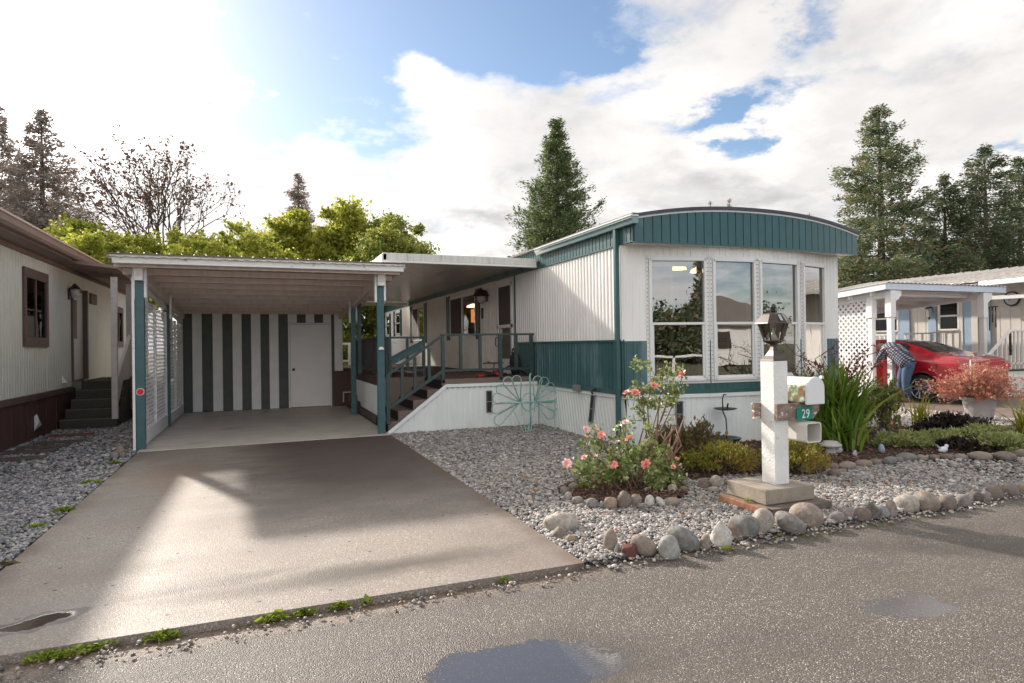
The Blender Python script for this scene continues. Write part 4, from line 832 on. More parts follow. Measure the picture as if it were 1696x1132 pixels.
# lattice side
def lattice(name, X, ya, yb, za, zb, m, parent, pitch=.115, w=.032, axis='x'):
    mb = MB(); H_ = zb-za; Lh = yb-ya
    for sgn, off in ((1, 0.), (-1, .003)):
        c = -H_
        while c < Lh+H_:
            # line y = ya + c + t, z = za + t (sgn 1) or z = zb - t
            t0 = max(0, -c); t1 = min(H_, Lh-c)
            if t1-t0 > .03:
                p = (ya+c+t0, za+t0 if sgn > 0 else zb-t0); q = (ya+c+t1, za+t1 if sgn > 0 else zb-t1)
                if axis == 'x': mb.bar((X+off, p[0], p[1]), (X+off, q[0], q[1]), .003, w, up=(0, -1, 1) if sgn > 0 else (0, 1, 1))
                else: mb.bar((p[0], X+off, p[1]), (q[0], X+off, q[1]), .008, w)
            c += pitch
    o = mb.build(name, m, parent); o['kind'] = 'stuff'; return o
for ya, yb in ((10.62, 11.98), (12.03, 13.26), (13.44, 14.7), (14.75, 15.92)):
    lattice('lattice_panel', -1.615, ya, yb, .24, 2.2-(ya-10.6)*.055, WHITE2, cp, .125, .028)
for y, zt_ in ((10.59, 2.30), (12.0, 2.2), (13.29, 2.15), (14.72, 2.05), (15.93, 2.0)): MB().box(-1.64, -1.595, y-.022, y+.022, .10, zt_).build('lattice_stile', WHITE2, cp, .003)
MB().box(-1.645, -1.59, 10.56, 13.30, .02, .24).build('bottom_board', WHITE2, cp, .004); MB().box(-1.645, -1.59, 13.41, 15.98, .02, .22).build('bottom_board', WHITE2, cp, .004)
mb = MB().bar((-1.615, 10.56, 2.40), (-1.615, 15.98, 2.06), .04, .07); mb.build('top_board', WHITE2, cp)
# red reflector
q = (-1.6, 10.452, .845)
rf = thing('reflector', 'round red reflector with pale rim on the front left teal carport post', 'reflector', q)
MB().prism([(q[0]+.055*math.cos(a), q[2]+.055*math.sin(a)) for a in [k*math.pi/12 for k in range(24)]], 'y', q[1]-.006, q[1]+.003).build('rim', mat('reflector_rim', (.75, .45, .45), .4), rf)
MB().prism([(q[0]+.042*math.cos(a), q[2]+.042*math.sin(a)) for a in [k*math.pi/12 for k in range(24)]], 'y', q[1]-.014, q[1]-.006).build('lens', mat('red_lens', (.62, .0, .015), .25, emit=None), rf, .003)
sp = MB().prism([(1.84+.0+.045*math.cos(a)+.035, 1.40+.05*math.sin(a)) for a in [k*math.pi/10 for k in range(11)]], 'y', 10.40, 10.454).build('solar_light', ALU, None, .004); tag(sp, 'small white half round light fixed to the front right carport post', 'light')
# distant white railing behind the deck
fn = thing('white_railing', 'low white railing seen between shed corner and deck far behind', 'railing', (2.3, 22.4, 0))
q0 = GY(556, 600, 22.4); q1 = GY(600, 600, 22.4)
for z in (1.58, .98, .80): MB().box(q0[0], q1[0]+1.2, 22.38, 22.42, z-.04, z+.03).build('rail', WHITE2, fn)
for k in range(6): x = q0[0]+.12+k*.36; MB().box(x-.05, x+.05, 22.36, 22.44, .0, 1.55).build('post', WHITE2, fn)
# ================================================================== LEFT NEIGHBOUR
XL = -3.5
lh = thing('cream_home', 'cream ribbed manufactured home with brown trim at the left edge', 'mobile home', (-7, 9, 0))
wy0, wy1 = 12.22, 13.45
def lw(a, b_, z0, z1, n='wall_panel'): MB().corr((XL, a), (XL, b_), z0, z1, .115, .010, out=1, duty=.8, slope=.3).build(n, CREAM, lh)
LDOOR = (14.98, 15.95)
lw(6.5, wy0, .73, 3.09); lw(wy0, wy1, .73, 1.56); lw(wy0, wy1, 2.80, 3.09); lw(wy1, LDOOR[0], .73, 3.09); lw(LDOOR[0], LDOOR[1], 2.74, 3.09); lw(LDOOR[1], 19.1, .73, 3.09); lw(19.1, 20.1, .73, 1.56); lw(19.1, 20.1, 2.6, 3.09); lw(20.1, 24, .73, 3.09)
MB().box(-10, XL-.03, 6.3, 24, -.05, 3.05).build('wall_core', mat('cream_core', (.5, .47, .4), .7), lh)
for (a, b_, z0, z1) in ((wy0, wy1, 1.56, 2.80), (19.1, 20.1, 1.56, 2.6)):
    w = MB()
    for y in (a+.05, b_-.05): w.box(XL-.02, XL+.035, y-.06, y+.06, z0, z1)
    for z in (z0+.05, z1-.06): w.box(XL-.02, XL+.038, a, b_, z-.08, z+.08)
    wo = w.build('window', BROWNT, lh, .004)
    s_ = MB().box(XL-.02, XL+.02, (a+b_)/2-.03, (a+b_)/2+.03, z0+.1, z1-.1); s_.build('sash', BROWNT, wo)
    MB().box(XL+.004, XL+.008, a+.1, b_-.1, z0+.1, z1-.1).build('pane', GLASSD, wo)
    MB().box(XL-.02, XL-.012, a+.1, (a+b_)/2, z0+.1, z1-.1).build('blind', mat('pale_blind', (.5, .48, .45), .8), wo)
# skirt of brown boards, uneven
y = 7.0; k = 0
random.seed(11)
while y < 14.9:
    w = random.uniform(.26, .44); o = MB().prism([(y+.006, -.02), (y+w-.006+random.uniform(-.03, .03), -.02), (y+w-.008, .70), (y+.008, .70)], 'x', XL-.02+random.uniform(-.02, .0), XL+.02+random.uniform(-.01, .012)).build('skirt_board', BROWNS, lh, .003); y += w
MB().box(XL-.02, XL+.05, 6.8, 14.95, .64, .745).build('skirt_rail', BROWNT, lh, .006)
q = GX(60, 699, XL+.03); MB().add([(XL+.035, q[1]-.12, q[2]+.1), (XL+.035, q[1]-.12, q[2]-.14), (XL+.035, q[1]+.26, q[2]-.08), (XL+.035, q[1]+.02, q[2]+.13), (XL+.10, q[1]-.12, q[2]-.0)], [(0, 4, 3), (0, 1, 4), (1, 2, 4), (2, 3, 4)]).build('dryer_vent', ALU, lh)
q = GX(106, 629, XL+.03); MB().add([(XL+.02, q[1]-.1, q[2]+.1), (XL+.02, q[1]-.1, q[2]-.06), (XL+.02, q[1]+.16, q[2]-.04), (XL+.10, q[1]-.08, q[2]-.06)], [(0, 1, 3), (0, 3, 2), (1, 2, 3)]).build('wall_hood', ALU, lh)
EAVE = mat('brown_eave', (.20, .125, .105), .5, .08, 4)
MB().box(XL, -3.14, 5.5, 21, 3.09, 3.11).build('soffit', EAVE, lh)
MB().box(XL-.0, XL+.06, 5.5, 21, 3.02, 3.09).build('frieze', EAVE, lh, .004)
MB().prism([(-3.16, 3.11), (-3.06, 3.12), (-3.03, 3.16), (-3.03, 3.27), (-3.05, 3.29), (-3.16, 3.29)], 'y', 5.5, 16.2).build('gutter', EAVE, lh, .004)
MB().box(-3.03, -3.015, 5.5, 16.2, 3.255, 3.285).build('gutter_lip', mat('pale_edge', (.5, .38, .33), .4), lh)
MB().add([(-3.1, 5.5, 3.28), (-3.1, 21, 3.28), (-6.8, 21, 4.0), (-6.8, 5.5, 4.0)], [(0, 1, 2, 3)]).add([(-6.8, 5.5, 4.0), (-6.8, 21, 4.0), (-10.4, 21, 3.28), (-10.4, 5.5, 3.28)], [(0, 1, 2, 3)]).build('roof', mat('brown_roof', (.12, .09, .08), .8), lh)
df = MB().box(XL-.02, XL+.04, LDOOR[0], LDOOR[0]+.07, .85, 2.74).box(XL-.02, XL+.10, LDOOR[1]-.09, LDOOR[1], .85, 2.74).box(XL-.02, XL+.04, LDOOR[0], LDOOR[1], 2.68, 2.74).build('door_frame', BROWNT, lh, .003)
MB().box(XL-.02, XL+.01, LDOOR[0]+.07, LDOOR[1]-.09, .86, 2.68).build('door_leaf', CREAM, df); MB().box(XL+.011, XL+.016, LDOOR[0]+.2, LDOOR[0]+.42, 1.7, 2.5).build('pane', BROWNT, df)
MB().box(XL+.0, XL+.05, 16.45, 17.0, 2.50, 2.74).build('wall_vent', BROWNT, lh, .01)
q = GX(124, 480, XL+.12); ll = thing('wall_lantern', 'brown carriage lantern beside the door of the cream home', 'wall lamp', q)
MB().lathe((q[0], q[1], q[2]), [(.11, 0), (.09, .03), (.03, .10), (.01, .12)], 8).build('lamp_cap', DARKMETAL, ll); MB().lathe((q[0], q[1], q[2]-.16), [(.05, 0), (.09, .16)], 8).build('lamp_glass', mat('frosted_glass', (.55, .5, .45)), ll); MB().box(XL+.01, q[0], q[1]-.02, q[1]+.02, q[2]-.12, q[2]-.08).box(XL+.01, XL+.04, q[1]-.05, q[1]+.05, q[2]-.2, q[2]).build('wall_bracket', DARKMETAL, ll)
# porch of the left home: dark steps, platform, posts, sloped side, roof
lp = thing('side_porch', 'small side porch of the cream home with dark steps and white posts', 'porch', (-3.0, 14.2, 0))
TAR = mat('dark_step_cover', (.055, .048, .038), .8, .2, 30, .4, 80)
for i in range(5):
    z0 = .17*i; o = MB().box(XL+.06+.035*i, -2.52, 13.9+.24*i, 16.6, z0, z0+.17).build('stair_step', TAR, lp, .008)
    MB().box(XL+.06+.035*i, -2.518, 13.895+.24*i, 13.915+.24*i, z0+.155, z0+.174).build('nosing', mat('step_edge', (.12, .105, .085), .7), o)
PW = mat('grey_white_wood', (.52, .48, .45), .6, .1, 6, .2, 40, dirt=(.25, .2, .18), dscale=6, dlo=.55, dhi=.75)
for (x, y, z0, z1) in ((-2.55, 13.92, .15, 2.85), (-2.55, 15.4, .2, 2.85), (-2.5, 17.1, .2, 2.8)): MB().box(x-.05, x+.05, y-.05, y+.05, z0, z1).build('post', PW, lp, .004)
MB().prism([(13.98, .30), (14.6, .85), (15.2, .85), (16.9, .85), (16.9, 1.72), (15.3, 1.72), (13.98, .9)], 'x', -2.56, -2.53).build('side_panel', PW, lp)
MB().bar((-2.53, 13.98, .95), (-2.53, 15.3, 1.75), .05, .06).bar((-2.53, 15.3, 1.73), (-2.53, 17.0, 1.73), .05, .06).build('handrail', WHITE2, lp)
MB().prism([(-3.14, 2.95), (-2.0, 2.86), (-2.0, 2.94), (-3.14, 3.05)], 'y', 15.0, 19).build('porch_roof', EAVE, lp); MB().prism([(-3.14, 3.05), (-1.98, 2.93), (-1.98, 2.99), (-3.14, 3.11)], 'y', 13.6, 19).build('porch_roof_edge', EAVE, lp)
WD = mat('brown_plank', (.16, .09, .06), .7, .2, 12, .3, 40)
for k in range(6):
    y = 15.2+k*.28; lean = .10
    o = MB().bar((-2.36+random.uniform(-.03, .03), y, .02), (-2.46, y+lean*1.2, .92+random.uniform(-.06, .02)), .035, .17, up=(1, 0, 0)).build('leaning_board', WD, None, .004)
    tag(o, 'brown board leaning at the cream home side porch, '+['nearest the road', 'second nearest the road', 'third nearest the road', 'fourth from the road', 'next to the farthest', 'farthest from the road'][k], 'board', 'brown boards leaning at the side porch')
pv = MB().tube([(-2.2, 15.2, .0), (-2.2, 15.2, .28), (-2.3, 15.2, .28)], .025, 8).build('vent_pipe', ALU, None); tag(pv, 'short bent white pipe on the gravel beside the brown leaning boards', 'pipe')
# ================================================================== RIGHT NEIGHBOUR
XR = 19.0
rh = thing('pale_blue_home', 'white and pale blue home behind the red car on the right', 'mobile home', (22, 10, 0))
BLUEP = mat('pale_blue_paint', (.30, .40, .52), .5, .05, 4); BLUEF = mat('blue_white_fascia', (.60, .68, .78), .45, .05, 5)
WALLR = mat('warm_white_panel', (.60, .57, .53), .55, .05, 3); ROOFR = mat('pale_roof_metal', (.60, .56, .51), .5, .12, 1.5, dirt=(.36, .30, .25), dscale=2.5, dlo=.5, dhi=.75, stretch=(2.5, .6, 1))
def rect(px0, py0, px1, py1, X): a = GX(px0, py0, X); b_ = GX(px1, py1, X); return a, b_
def rp_(name, px0, px1, z0, z1, m, off=0., par=None, bev=.003):
    ya = GX(px0, 540, XR)[1]; yb = GX(px1, 540, XR)[1]; return MB().box(XR-.03-off, XR-off, min(ya, yb), max(ya, yb), z0, z1).build(name, m, par or rh, bev)
MB().corr((XR+.01, 16.2), (XR+.01, 3.0), .0, 2.95, .26, .008, out=1, duty=.96, slope=.1).build('wall_panel', WALLR, rh)
MB().box(XR+.03, XR+6, 3.02, 18, 0, 2.95).build('wall_core', WALLR, rh)
for a, b_ in ((1488, 1508), (1539, 1552), (1597, 1611), (1630, 1642)): rp_('blue_panel', a, b_, .6, 2.86, BLUEP, .02)
for a, b_ in ((1592, 1597), (1611, 1622)): rp_('trim_board', a, b_, .6, 2.86, WALLR, .035)
for (a, b_) in ((1556.5, 1589), (1448, 1488)):
    ya = GX(b_, 500, XR)[1]; yb = GX(a, 500, XR)[1]; z0, z1 = 1.72, 2.58
    w = MB()
    for y in (ya, yb): w.box(XR-.06, XR, y-.03, y+.03, z0, z1)
    for z in (z0, (z0+z1)/2-.02, z1): w.box(XR-.06, XR, ya, yb, z-.025, z+.025)
    wo = w.build('window', ALU, rh, .003); MB().box(XR-.03, XR-.02, ya+.03, yb-.03, z0, z1).build('pane', glassmat('brown_window_glass', (.2, .17, .15), .06), wo); MB().box(XR-.012, XR-.006, ya+.03, yb-.03, z0, z1).build('dark_screen', mat('dark_screen', (.07, .05, .045)), wo)
# roof
e0 = 16.5
def roofpt(x, y): return (x, y, 2.97+min(1, max(0, (x-18.3)/4.5))*.62)
vs = [roofpt(18.3, 6), roofpt(18.3, 17), (22.8, 17, 3.62), (22.8, 6, 3.62)]
MB().add([(18.3, 2.5, 3.0), (18.3, 18, 3.0), (22.8, 18, 3.74), (22.8, 2.5, 3.74)], [(0, 1, 2, 3)]).add([(22.8, 2.5, 3.74), (22.8, 18, 3.74), (26, 18, 3.1), (26, 2.5, 3.1)], [(0, 1, 2, 3)]).build('roof', ROOFR, rh)
mb = MB()
for k in range(54): y = 2.5+k*.29; mb.bar((18.3, y, 3.012), (22.8, y, 3.752), .03, .03)
mb.build('roof_ridges', ROOFR, rh)['kind'] = 'stuff'
MB().box(18.26, 18.34, 2.5, 11.1, 2.88, 3.0).build('gutter', ALU, rh, .01); MB().box(18.34, XR, 6, 17, 2.94, 2.96).build('soffit', WALLR, rh)
yy = GX(1690, 500, XR)[1]; MB().bar((XR-.5, GX(1640, 490, XR-.5)[1], 2.55), (XR-.5, 7.5, 2.50), .06, .10).build('porch_beam', ALU, rh)
# porch floor and railing in front of the wall
rd = thing('side_deck', 'white railed side deck of the pale blue home behind the red car', 'porch', (18.3, 11, 0))
MB().box(17.95, XR, 8.0, 16, .55, .68).build('deck_floor', WALLR, rd); MB().corr((17.97, 16), (17.97, 10.5), .0, .6, .2, .01).build('skirting_panel', WHITE2, rd)
def rail(par, x, ya, yb, zb, zt_, n):
    MB().box(x-.03, x+.03, ya, yb, zt_-.04, zt_).build('top_rail', WHITE2, par, .003); MB().box(x-.02, x+.02, ya, yb, zb, zb+.04).build('bottom_rail', WHITE2, par, .003)
    for k in range(n+1): y = ya+(yb-ya)*k/n; MB().box(x-.02, x+.02, y-.022, y+.022, zb, zt_).build('baluster', WHITE2, par, .002)
ya = GX(1590, 550, 18)[1]; yb = GX(1545, 550, 18)[1]; yc = GX(1500, 550, 18)[1]; ye = GX(1450, 550, 18)[1]
rail(rd, 18.0, ya, yb, .75, 1.66, 4); rail(rd, 18.0, yb+.05, yc, .75, 1.64, 3); rail(rd, 18.0, yc+.35, ye, .75, 1.62, 4)
# stairs with sloped rail at the right
rs_ = thing('entry_stairs', 'white entry stairs with sloped railing right of the pale blue carport', 'stairs', (16.6, 9.3, 0))
p = [oy_ for oy_ in (GY(1636, 590, 9.9), GY(1673, 548, 9.9), GY(1720, 548, 9.9))]
zb = .62
MB().corr((15.72, 9.75), (21, 9.75), .0, .62, .6, .006, duty=.99).build('side_wall', WHITE2, rs_)
for z in (.16, .32, .48, .62): MB().box(15.72, 21, 9.725, 9.75, z-.008, z).build('lap_board', WHITE2, rs_)
MB().box(15.72, 21, 9.75, 10.3, .56, .66).build('stair_landing', mat('green_turf', (.04, .06, .03), .9), rs_)
a, b_, c_ = p
MB().bar(a, b_, .06, .05).build('sloped_rail', WHITE2, rs_, .003); MB().bar(b_, c_, .06, .05).build('top_rail', WHITE2, rs_, .003); MB().bar((b_[0], 9.9, .80), (c_[0], 9.9, .80), .04, .04).build('bottom_rail', WHITE2, rs_)
for k in range(6): f = k/5; q = a+(b_-a)*f; MB().box(q[0]-.018, q[0]+.018, 9.88, 9.92, q[2]-.62, q[2]).build('baluster', WHITE2, rs_, .002)
for k in range(5): x = b_[0]+.0+k*.16; MB().box(x-.018, x+.018, 9.88, 9.92, .62, b_[2]).build('baluster', WHITE2, rs_, .002)
# wall things
q = GX(1676, 495, XR-.04); ck = thing('wall_clock', 'round black rimmed wall clock beside the blue door frame', 'clock', q)
cc = lambda r_: [(q[1]+r_*math.cos(k*math.pi/12), q[2]+r_*math.sin(k*math.pi/12)) for k in range(24)]
MB().prism(cc(.20), 'x', q[0]-.02, q[0]+.02).build('rim', BLACK, ck, .004); MB().prism(cc(.165), 'x', q[0]-.026, q[0]-.02).build('dial', mat('clock_dial', (.5, .5, .52), .4), ck)
for an, L_ in ((1.9, .13), (-.6, .10)): MB().bar((q[0]-.03, q[1], q[2]), (q[0]-.03, q[1]+L_*math.cos(an), q[2]+L_*math.sin(an)), .008, .012).build('hand', BLACK, ck)
q = GX(1642, 525, XR-.35); wc = thing('wind_chime', 'dark tube wind chime hanging by the blue door frame', 'wind chime', q)
MB().box(q[0]-.1, q[0]+.1, q[1]-.12, q[1]+.14, q[2]+.26, q[2]+.29).build('top_bar', BLACK, wc)
for k, (dy, z0) in enumerate(((-.11, -.30), (-.03, -.16), (.05, -.38), (.13, -.30))): MB().tube([(q[0], q[1]+dy, q[2]+.26), (q[0], q[1]+dy, q[2]+z0)], .016, 8).build('tube', BLACK, wc)
q = GX(1538.5, 517, XR-.15); ln = thing('wall_lantern', 'black lantern on the wall left of the dark window of the pale blue home', 'wall lamp', q)
MB().lathe((q[0], q[1], q[2]+.1), [(.11, 0), (.07, .06), (.015, .10)], 6).build('lamp_cap', BLACK, ln); MB().lathe((q[0], q[1], q[2]-.16), [(.05, 0), (.095, .26)], 6, True).build('lamp_glass', mat('lamp_glass_clear', (.35, .36, .36), .15), ln); MB().lathe((q[0], q[1], q[2]-.24), [(.01, 0), (.05, .08)], 6).box(q[0], XR-.03, q[1]-.02, q[1]+.02, q[2]+.03, q[2]+.06).build('wall_bracket', BLACK, ln)
# carport of the right neighbour
rc = thing('white_carport', 'white lattice sided carport sheltering the red car', 'carport', (15.9, 10.4, 0))
YC = 10.42; RW = mat('bright_white_paint', (.80, .80, .80), .45, .03, 5)
for x, y in ((13.91, YC), (17.30, YC), (13.91, 10.92)):
    MB().box(x-.06, x+.06, y-.06, y+.06, 0, 2.45).build('post', RW, rc, .004)
    MB().box(x-.085, x+.085, y-.085, y+.085, 1.98, 2.62).build('post_sleeve', RW, rc, .012)
for x in (13.91, 17.30): MB().prism([(x+.06, 2.62), (x+.30, 2.62), (x+.30, 2.50), (x+.16, 2.38), (x+.06, 2.36)], 'y', YC-.06, YC+.04).build('corbel', RW, rc, .006)
MB().box(13.68, 18.1, YC-.10, YC-.06, 2.63, 2.775).build('front_fascia', BLUEF, rc, .004)
mb = MB().bar((13.66, YC-.08, 2.71), (13.66, 12.6, 2.52), .04, .15); mb.build('side_fascia', RW, rc)
for x in (13.91, 17.3): MB().bar((x, YC, 2.54), (x, 14.2, 2.26), .09, .16).build('side_beam', RW, rc)
for k in range(6): y = YC+.35+k*.62; z = 2.68-(y-YC)*.075; MB().box(13.7, 18.1, y-.02, y+.02, z-.14, z).build('rafter', RW, rc)
n = 60; vs = []
for k in range(n+1):
    x = 13.62+k*4.5/n; o = .022*(k % 2)
    vs += [(x, YC-.14, 2.785+o), (x, 14.6, 2.47+o)]
MB().add(vs, [(2*k, 2*k+2, 2*k+3, 2*k+1) for k in range(n)]).build('roof_sheet', mat('roof_sheet_grey', (.5, .5, .5), .5), rc)
lattice('lattice_panel', 13.90, 11.02, 12.5, .08, 2.45, RW, rc, pitch=.15, w=.048)
MB().box(13.88, 13.93, 10.98, 12.6, 2.42, 2.52).build('lattice_frame', RW, rc); MB().box(13.88, 13.93, 10.98, 12.6, .0, .10).build('lattice_frame', RW, rc)
MB().box(14.2, 17.9, 14.5, 14.6, 0, 1.5).build('rear_storage_wall', WALLR, rc)
for k in range(4): MB().box(14.0, 14.35, 12.9, 13.3, 1.0+k*.28, 1.25+k*.28).build('storage_crate', mat('crate_grey', (.4, .42, .43), .6), rc)
# ================================================================== RED CAR
car = thing('parked_car', 'shiny red sedan parked in the white carport, rear end towards us', 'car', (14.95, 11.1, 0))
CARP = mat('red_car_paint', (.36, .008, .018), .22, coat=1., spec=.6)
CGL = mat('car_glass', (.02, .022, .024), .05, spec=.9); TYRE = mat('tyre_rubber', (.02, .02, .02), .8); RIM = mat('rim_alloy', (.55, .56, .58), .25, metal=.9)
def interp(tab, y):
    for (a, va), (b_, vb) in zip(tab, tab[1:]):
        if a <= y <= b_: f = (y-a)/(b_-a); f = f*f*(3-2*f) if False else f; return va+(vb-va)*f
    return tab[-1][1] if y > tab[-1][0] else tab[0][1]
CX, CY = 14.98, 8.86
tab_top = [(0, .80), (.06, .98), (.25, 1.05), (.6, 1.10), (.85, 1.15), (1.2, 1.28), (1.6, 1.40), (2.0, 1.45), (2.5, 1.455), (2.9, 1.41), (3.3, 1.22), (3.65, 1.02), (4.1, .95), (4.45, .82), (4.6, .62)]
tab_belt = [(0, .78), (.06, .93), (.3, .99), (1.2, .99), (2.5, .95), (3.4, .93), (4.1, .86), (4.45, .74), (4.6, .58)]
tab_hw = [(0, .56), (.05, .68), (.2, .81), (.6, .895), (2.3, .905), (3.9, .89), (4.35, .80), (4.55, .66), (4.6, .55)]
tab_rw = [(0, .55), (.3, .68), (.75, .70), (1.1, .62), (1.7, .56), (2.6, .57), (3.3, .66), (3.7, .72), (4.6, .5)]
WHY = (.98, 3.62); WR = .315
ys = [i*.04 for i in range(116)]; rows = []; 
for y in ys:
    hw = interp(tab_hw, y); zb_ = interp(tab_belt, y); zt_ = max(interp(tab_top, y), zb_+.01); rw = interp(tab_rw, y); z0 = .22+.05*(y < .15)
    for wy in WHY:
        dd_ = abs(y-wy)
        if dd_ < WR+.055: z0 = max(z0, WR-.0+math.sqrt((WR+.055)**2-dd_**2))
    g = zt_-zb_
    sec = [(hw*.955, z0), (hw*.985, z0+(zb_-z0)*.25), (hw, z0+(zb_-z0)*.55), (hw*.985, z0+(zb_-z0)*.72), (hw*.99, z0+(zb_-z0)*.82), (hw*.95, zb_-.02), (hw*.93, zb_),
           (hw*.93+(rw-hw*.93)*.5, zb_+g*.52), (rw+.02, zb_+g*.88), (rw-.06, zb_+g*.965), (rw*.5, zb_+g*.995), (0, zt_)]
    rows.append(sec)
V = []; m_ = len(rows[0])*2-1
for y, sec in zip(ys, rows):
    full = [(-a, z) for a, z in sec]+[(a, z) for a, z in sec[-2::-1]]
    for a, z in full: V.append((CX+a, CY+y, z))
mb = MB(); mb.smooth = True; fs = {0: [], 1: []}
for i in range(len(ys)-1):
    y = ys[i]
    for k in range(m_-1):
        kk = k if k < m_//2 else m_-2-k; mi = 0
        if kk in (6, 7) and 1.38 < y < 3.28 and not (2.16 < y < 2.26) and interp(tab_top, y)-interp(tab_belt, y) > .24: mi = 1
        if kk in (9, 10) and .82 < y < 1.62: mi = 1
        if kk in (9, 10) and 2.92 < y < 3.62: mi = 1
        fs[mi].append((i*m_+k, (i+1)*m_+k, (i+1)*m_+k+1, i*m_+k+1))
mb.v = list(V)
for mi in (0, 1):
    for f in fs[mi]: mb.f.append(list(f)); mb.mi.append(mi); mb.sm.append(True)
mb.f.append([k for k in range(m_)]); mb.mi.append(0); mb.sm.append(True)
cb = mb.build('body', [CARP, CGL], car); cb.data.materials[1:]
MB().box(CX-.80, CX+.80, CY+.25, CY+4.4, .25, .62).build('underbody', BLACK, car)
MB().box(CX-.62, CX+.62, CY-.03, CY+.08, .26, .45).build('bumper', mat('car_bumper_silver', (.4, .4, .42), .4), car, .03)
MB().box(CX-.93, CX-.90, CY+1.4, CY+3.2, .26, .31).build('sill', mat('sill_chrome', (.5, .5, .5), .3), car, .008)
def wheel(x, y, s_):
    o = MB().tube([(x-.10, y, WR), (x-.085, y, WR), (x+.085, y, WR), (x+.10, y, WR)], [WR-.03, WR, WR, WR-.03], 32).build('wheel', TYRE, car)
    xo = x+s_*.10
    MB().tube([(xo-.02*s_, y, WR), (xo+.004*s_, y, WR)], [.235, .235], 32).build('rim_back', BLACK, o)
    r_ = MB().tube([(xo+.0, y, WR), (xo+.02*s_, y, WR)], [.055, .045], 16)
    for k in range(5):
        for e in (-.16, .16):
            a = 2*math.pi*k/5+e; r_.bar((xo+.012*s_, y+.04*math.cos(a), WR+.04*math.sin(a)), (xo+.012*s_, y+.225*math.cos(a), WR+.225*math.sin(a)), .022, .045, up=(1, 0, 0)) if False else r_.bar((xo+.012*s_, y+.04*math.cos(a), WR+.04*math.sin(a)), (xo+.012*s_, y+.225*math.cos(a+e*.5), WR+.225*math.sin(a+e*.5)), .034, .02, up=(1, 0, 0))
    r_.build('spokes', RIM, o); t_ = [(xo+.006*s_, y+.228*math.cos(a), WR+.228*math.sin(a)) for a in [k*math.pi/16 for k in range(32)]]
    MB().tube(t_, .014, 6, closed=True).build('rim', RIM, o)
for y in WHY: wheel(CX-.80, CY+y, -1); wheel(CX+.80, CY+y, 1)
for s_ in (-1, 1):
    MB().prism([(CX+s_*.42, .86), (CX+s_*.66, .89), (CX+s_*.69, .80), (CX+s_*.44, .74)], 'y', CY-.005, CY+.12).build('tail_light', mat('tail_light_red', (.5, .01, .01), .15, coat=1), car, .02)
    MB().box(CX+s_*.70, CX+s_*.86, CY+4.3, CY+4.42, .62, .74).build('headlight', ALU, car, .02)
MB().box(CX-.915, CX-.905, CY+.62, CY+.76, .78, .90).build('fuel_flap', CARP, car, .02)
MB().box(CX-1.06, CX-.9, CY+2.95, CY+3.12, .95, 1.08).build('mirror', CARP, car, .03)
for y in (1.6, 2.5): MB().box(CX-.935, CX-.905, CY+y, CY+y+.18, .86, .885).build('door_handle', CARP, car, .006)
# ================================================================== PERSON bending into the car
def skin_body(name, J, E_, rad, m, parent, sub=2):
    rl = rootloc(parent); me = bpy.data.meshes.new(name); me.from_pydata([tuple(np.array(p)-rl) for p in J], E_, []); o = link_mesh(me, name, m, parent)
    md = o.modifiers.new('skin', 'SKIN'); md.use_smooth_shade = True
    for i, v in enumerate(me.skin_vertices[0].data): v.radius = rad[i] if isinstance(rad[i], (tuple, list)) else (rad[i], rad[i])
    me.skin_vertices[0].data[0].use_root = True
    s_ = o.modifiers.new('sub', 'SUBSURF'); s_.levels = sub; s_.render_levels = sub; return o
ps = thing('person', 'person in checked shirt and blue jeans bending into the red car', 'person', (13.78, 10.05, 0))
PX, PY = 13.84, 10.02
J = [(PX, PY, .93), (PX+.02, PY+.16, 1.10), (PX+.06, PY+.36, 1.22), (PX+.10, PY+.50, 1.27), (PX+.14, PY+.62, 1.27), (PX+.17, PY+.74, 1.25),   # pelvis..head
     (PX-.02, PY-.09, .88), (PX-.05, PY-.03, .48), (PX-.06, PY-.10, .09), (PX-.10, PY+.06, .05),
     (PX+.07, PY+.06, .88), (PX+.02, PY+.16, .48), (PX+.03, PY+.12, .09), (PX-.02, PY+.27, .05),
     (PX-.10, PY+.46, 1.22), (PX-.14, PY+.56, .98), (PX-.02, PY+.72, .86), (PX+.26, PY+.48, 1.20), (PX+.34, PY+.62, .98), (PX+.34, PY+.8, .88)]
E_ = [(0, 1), (1, 2), (2, 3), (3, 4), (4, 5), (0, 6), (6, 7), (7, 8), (8, 9), (0, 10), (10, 11), (11, 12), (12, 13), (3, 14), (14, 15), (15, 16), (3, 17), (17, 18), (18, 19)]
SKN = mat('skin', (.55, .32, .24), .5)
skin_body('body', J, E_, [.10, .10, .10, .09, .05, .085, .085, .06, .04, .035, .085, .06, .04, .035, .055, .04, .028, .055, .04, .028], SKN, ps)
SHIRT = bpy.data.materials.new('checked_shirt'); SHIRT.use_nodes = True; t = NT(SHIRT.node_tree); b = t.n['Principled BSDF']; co = t.node('ShaderNodeTexCoord').outputs['Object']
x, y, z = t.sep(co)[:3]
s1 = t.m('GREATER_THAN', t.m('FRACT', t.m('MULTIPLY', t.m('ADD', y, t.m('MULTIPLY', z, .75)), 14.)), .42); s2 = t.m('GREATER_THAN', t.m('FRACT', t.m('MULTIPLY', t.m('SUBTRACT', z, t.m('MULTIPLY', y, .75)), 14.)), .42)
t.l.new(t.cramp(t.m('MULTIPLY', t.m('ADD', s1, s2), .5), [(0, (.34, .36, .40)), (.4, (.07, .085, .13)), (.9, (.018, .02, .035))]), b.inputs[0]); b.inputs['Roughness'].default_value = .8
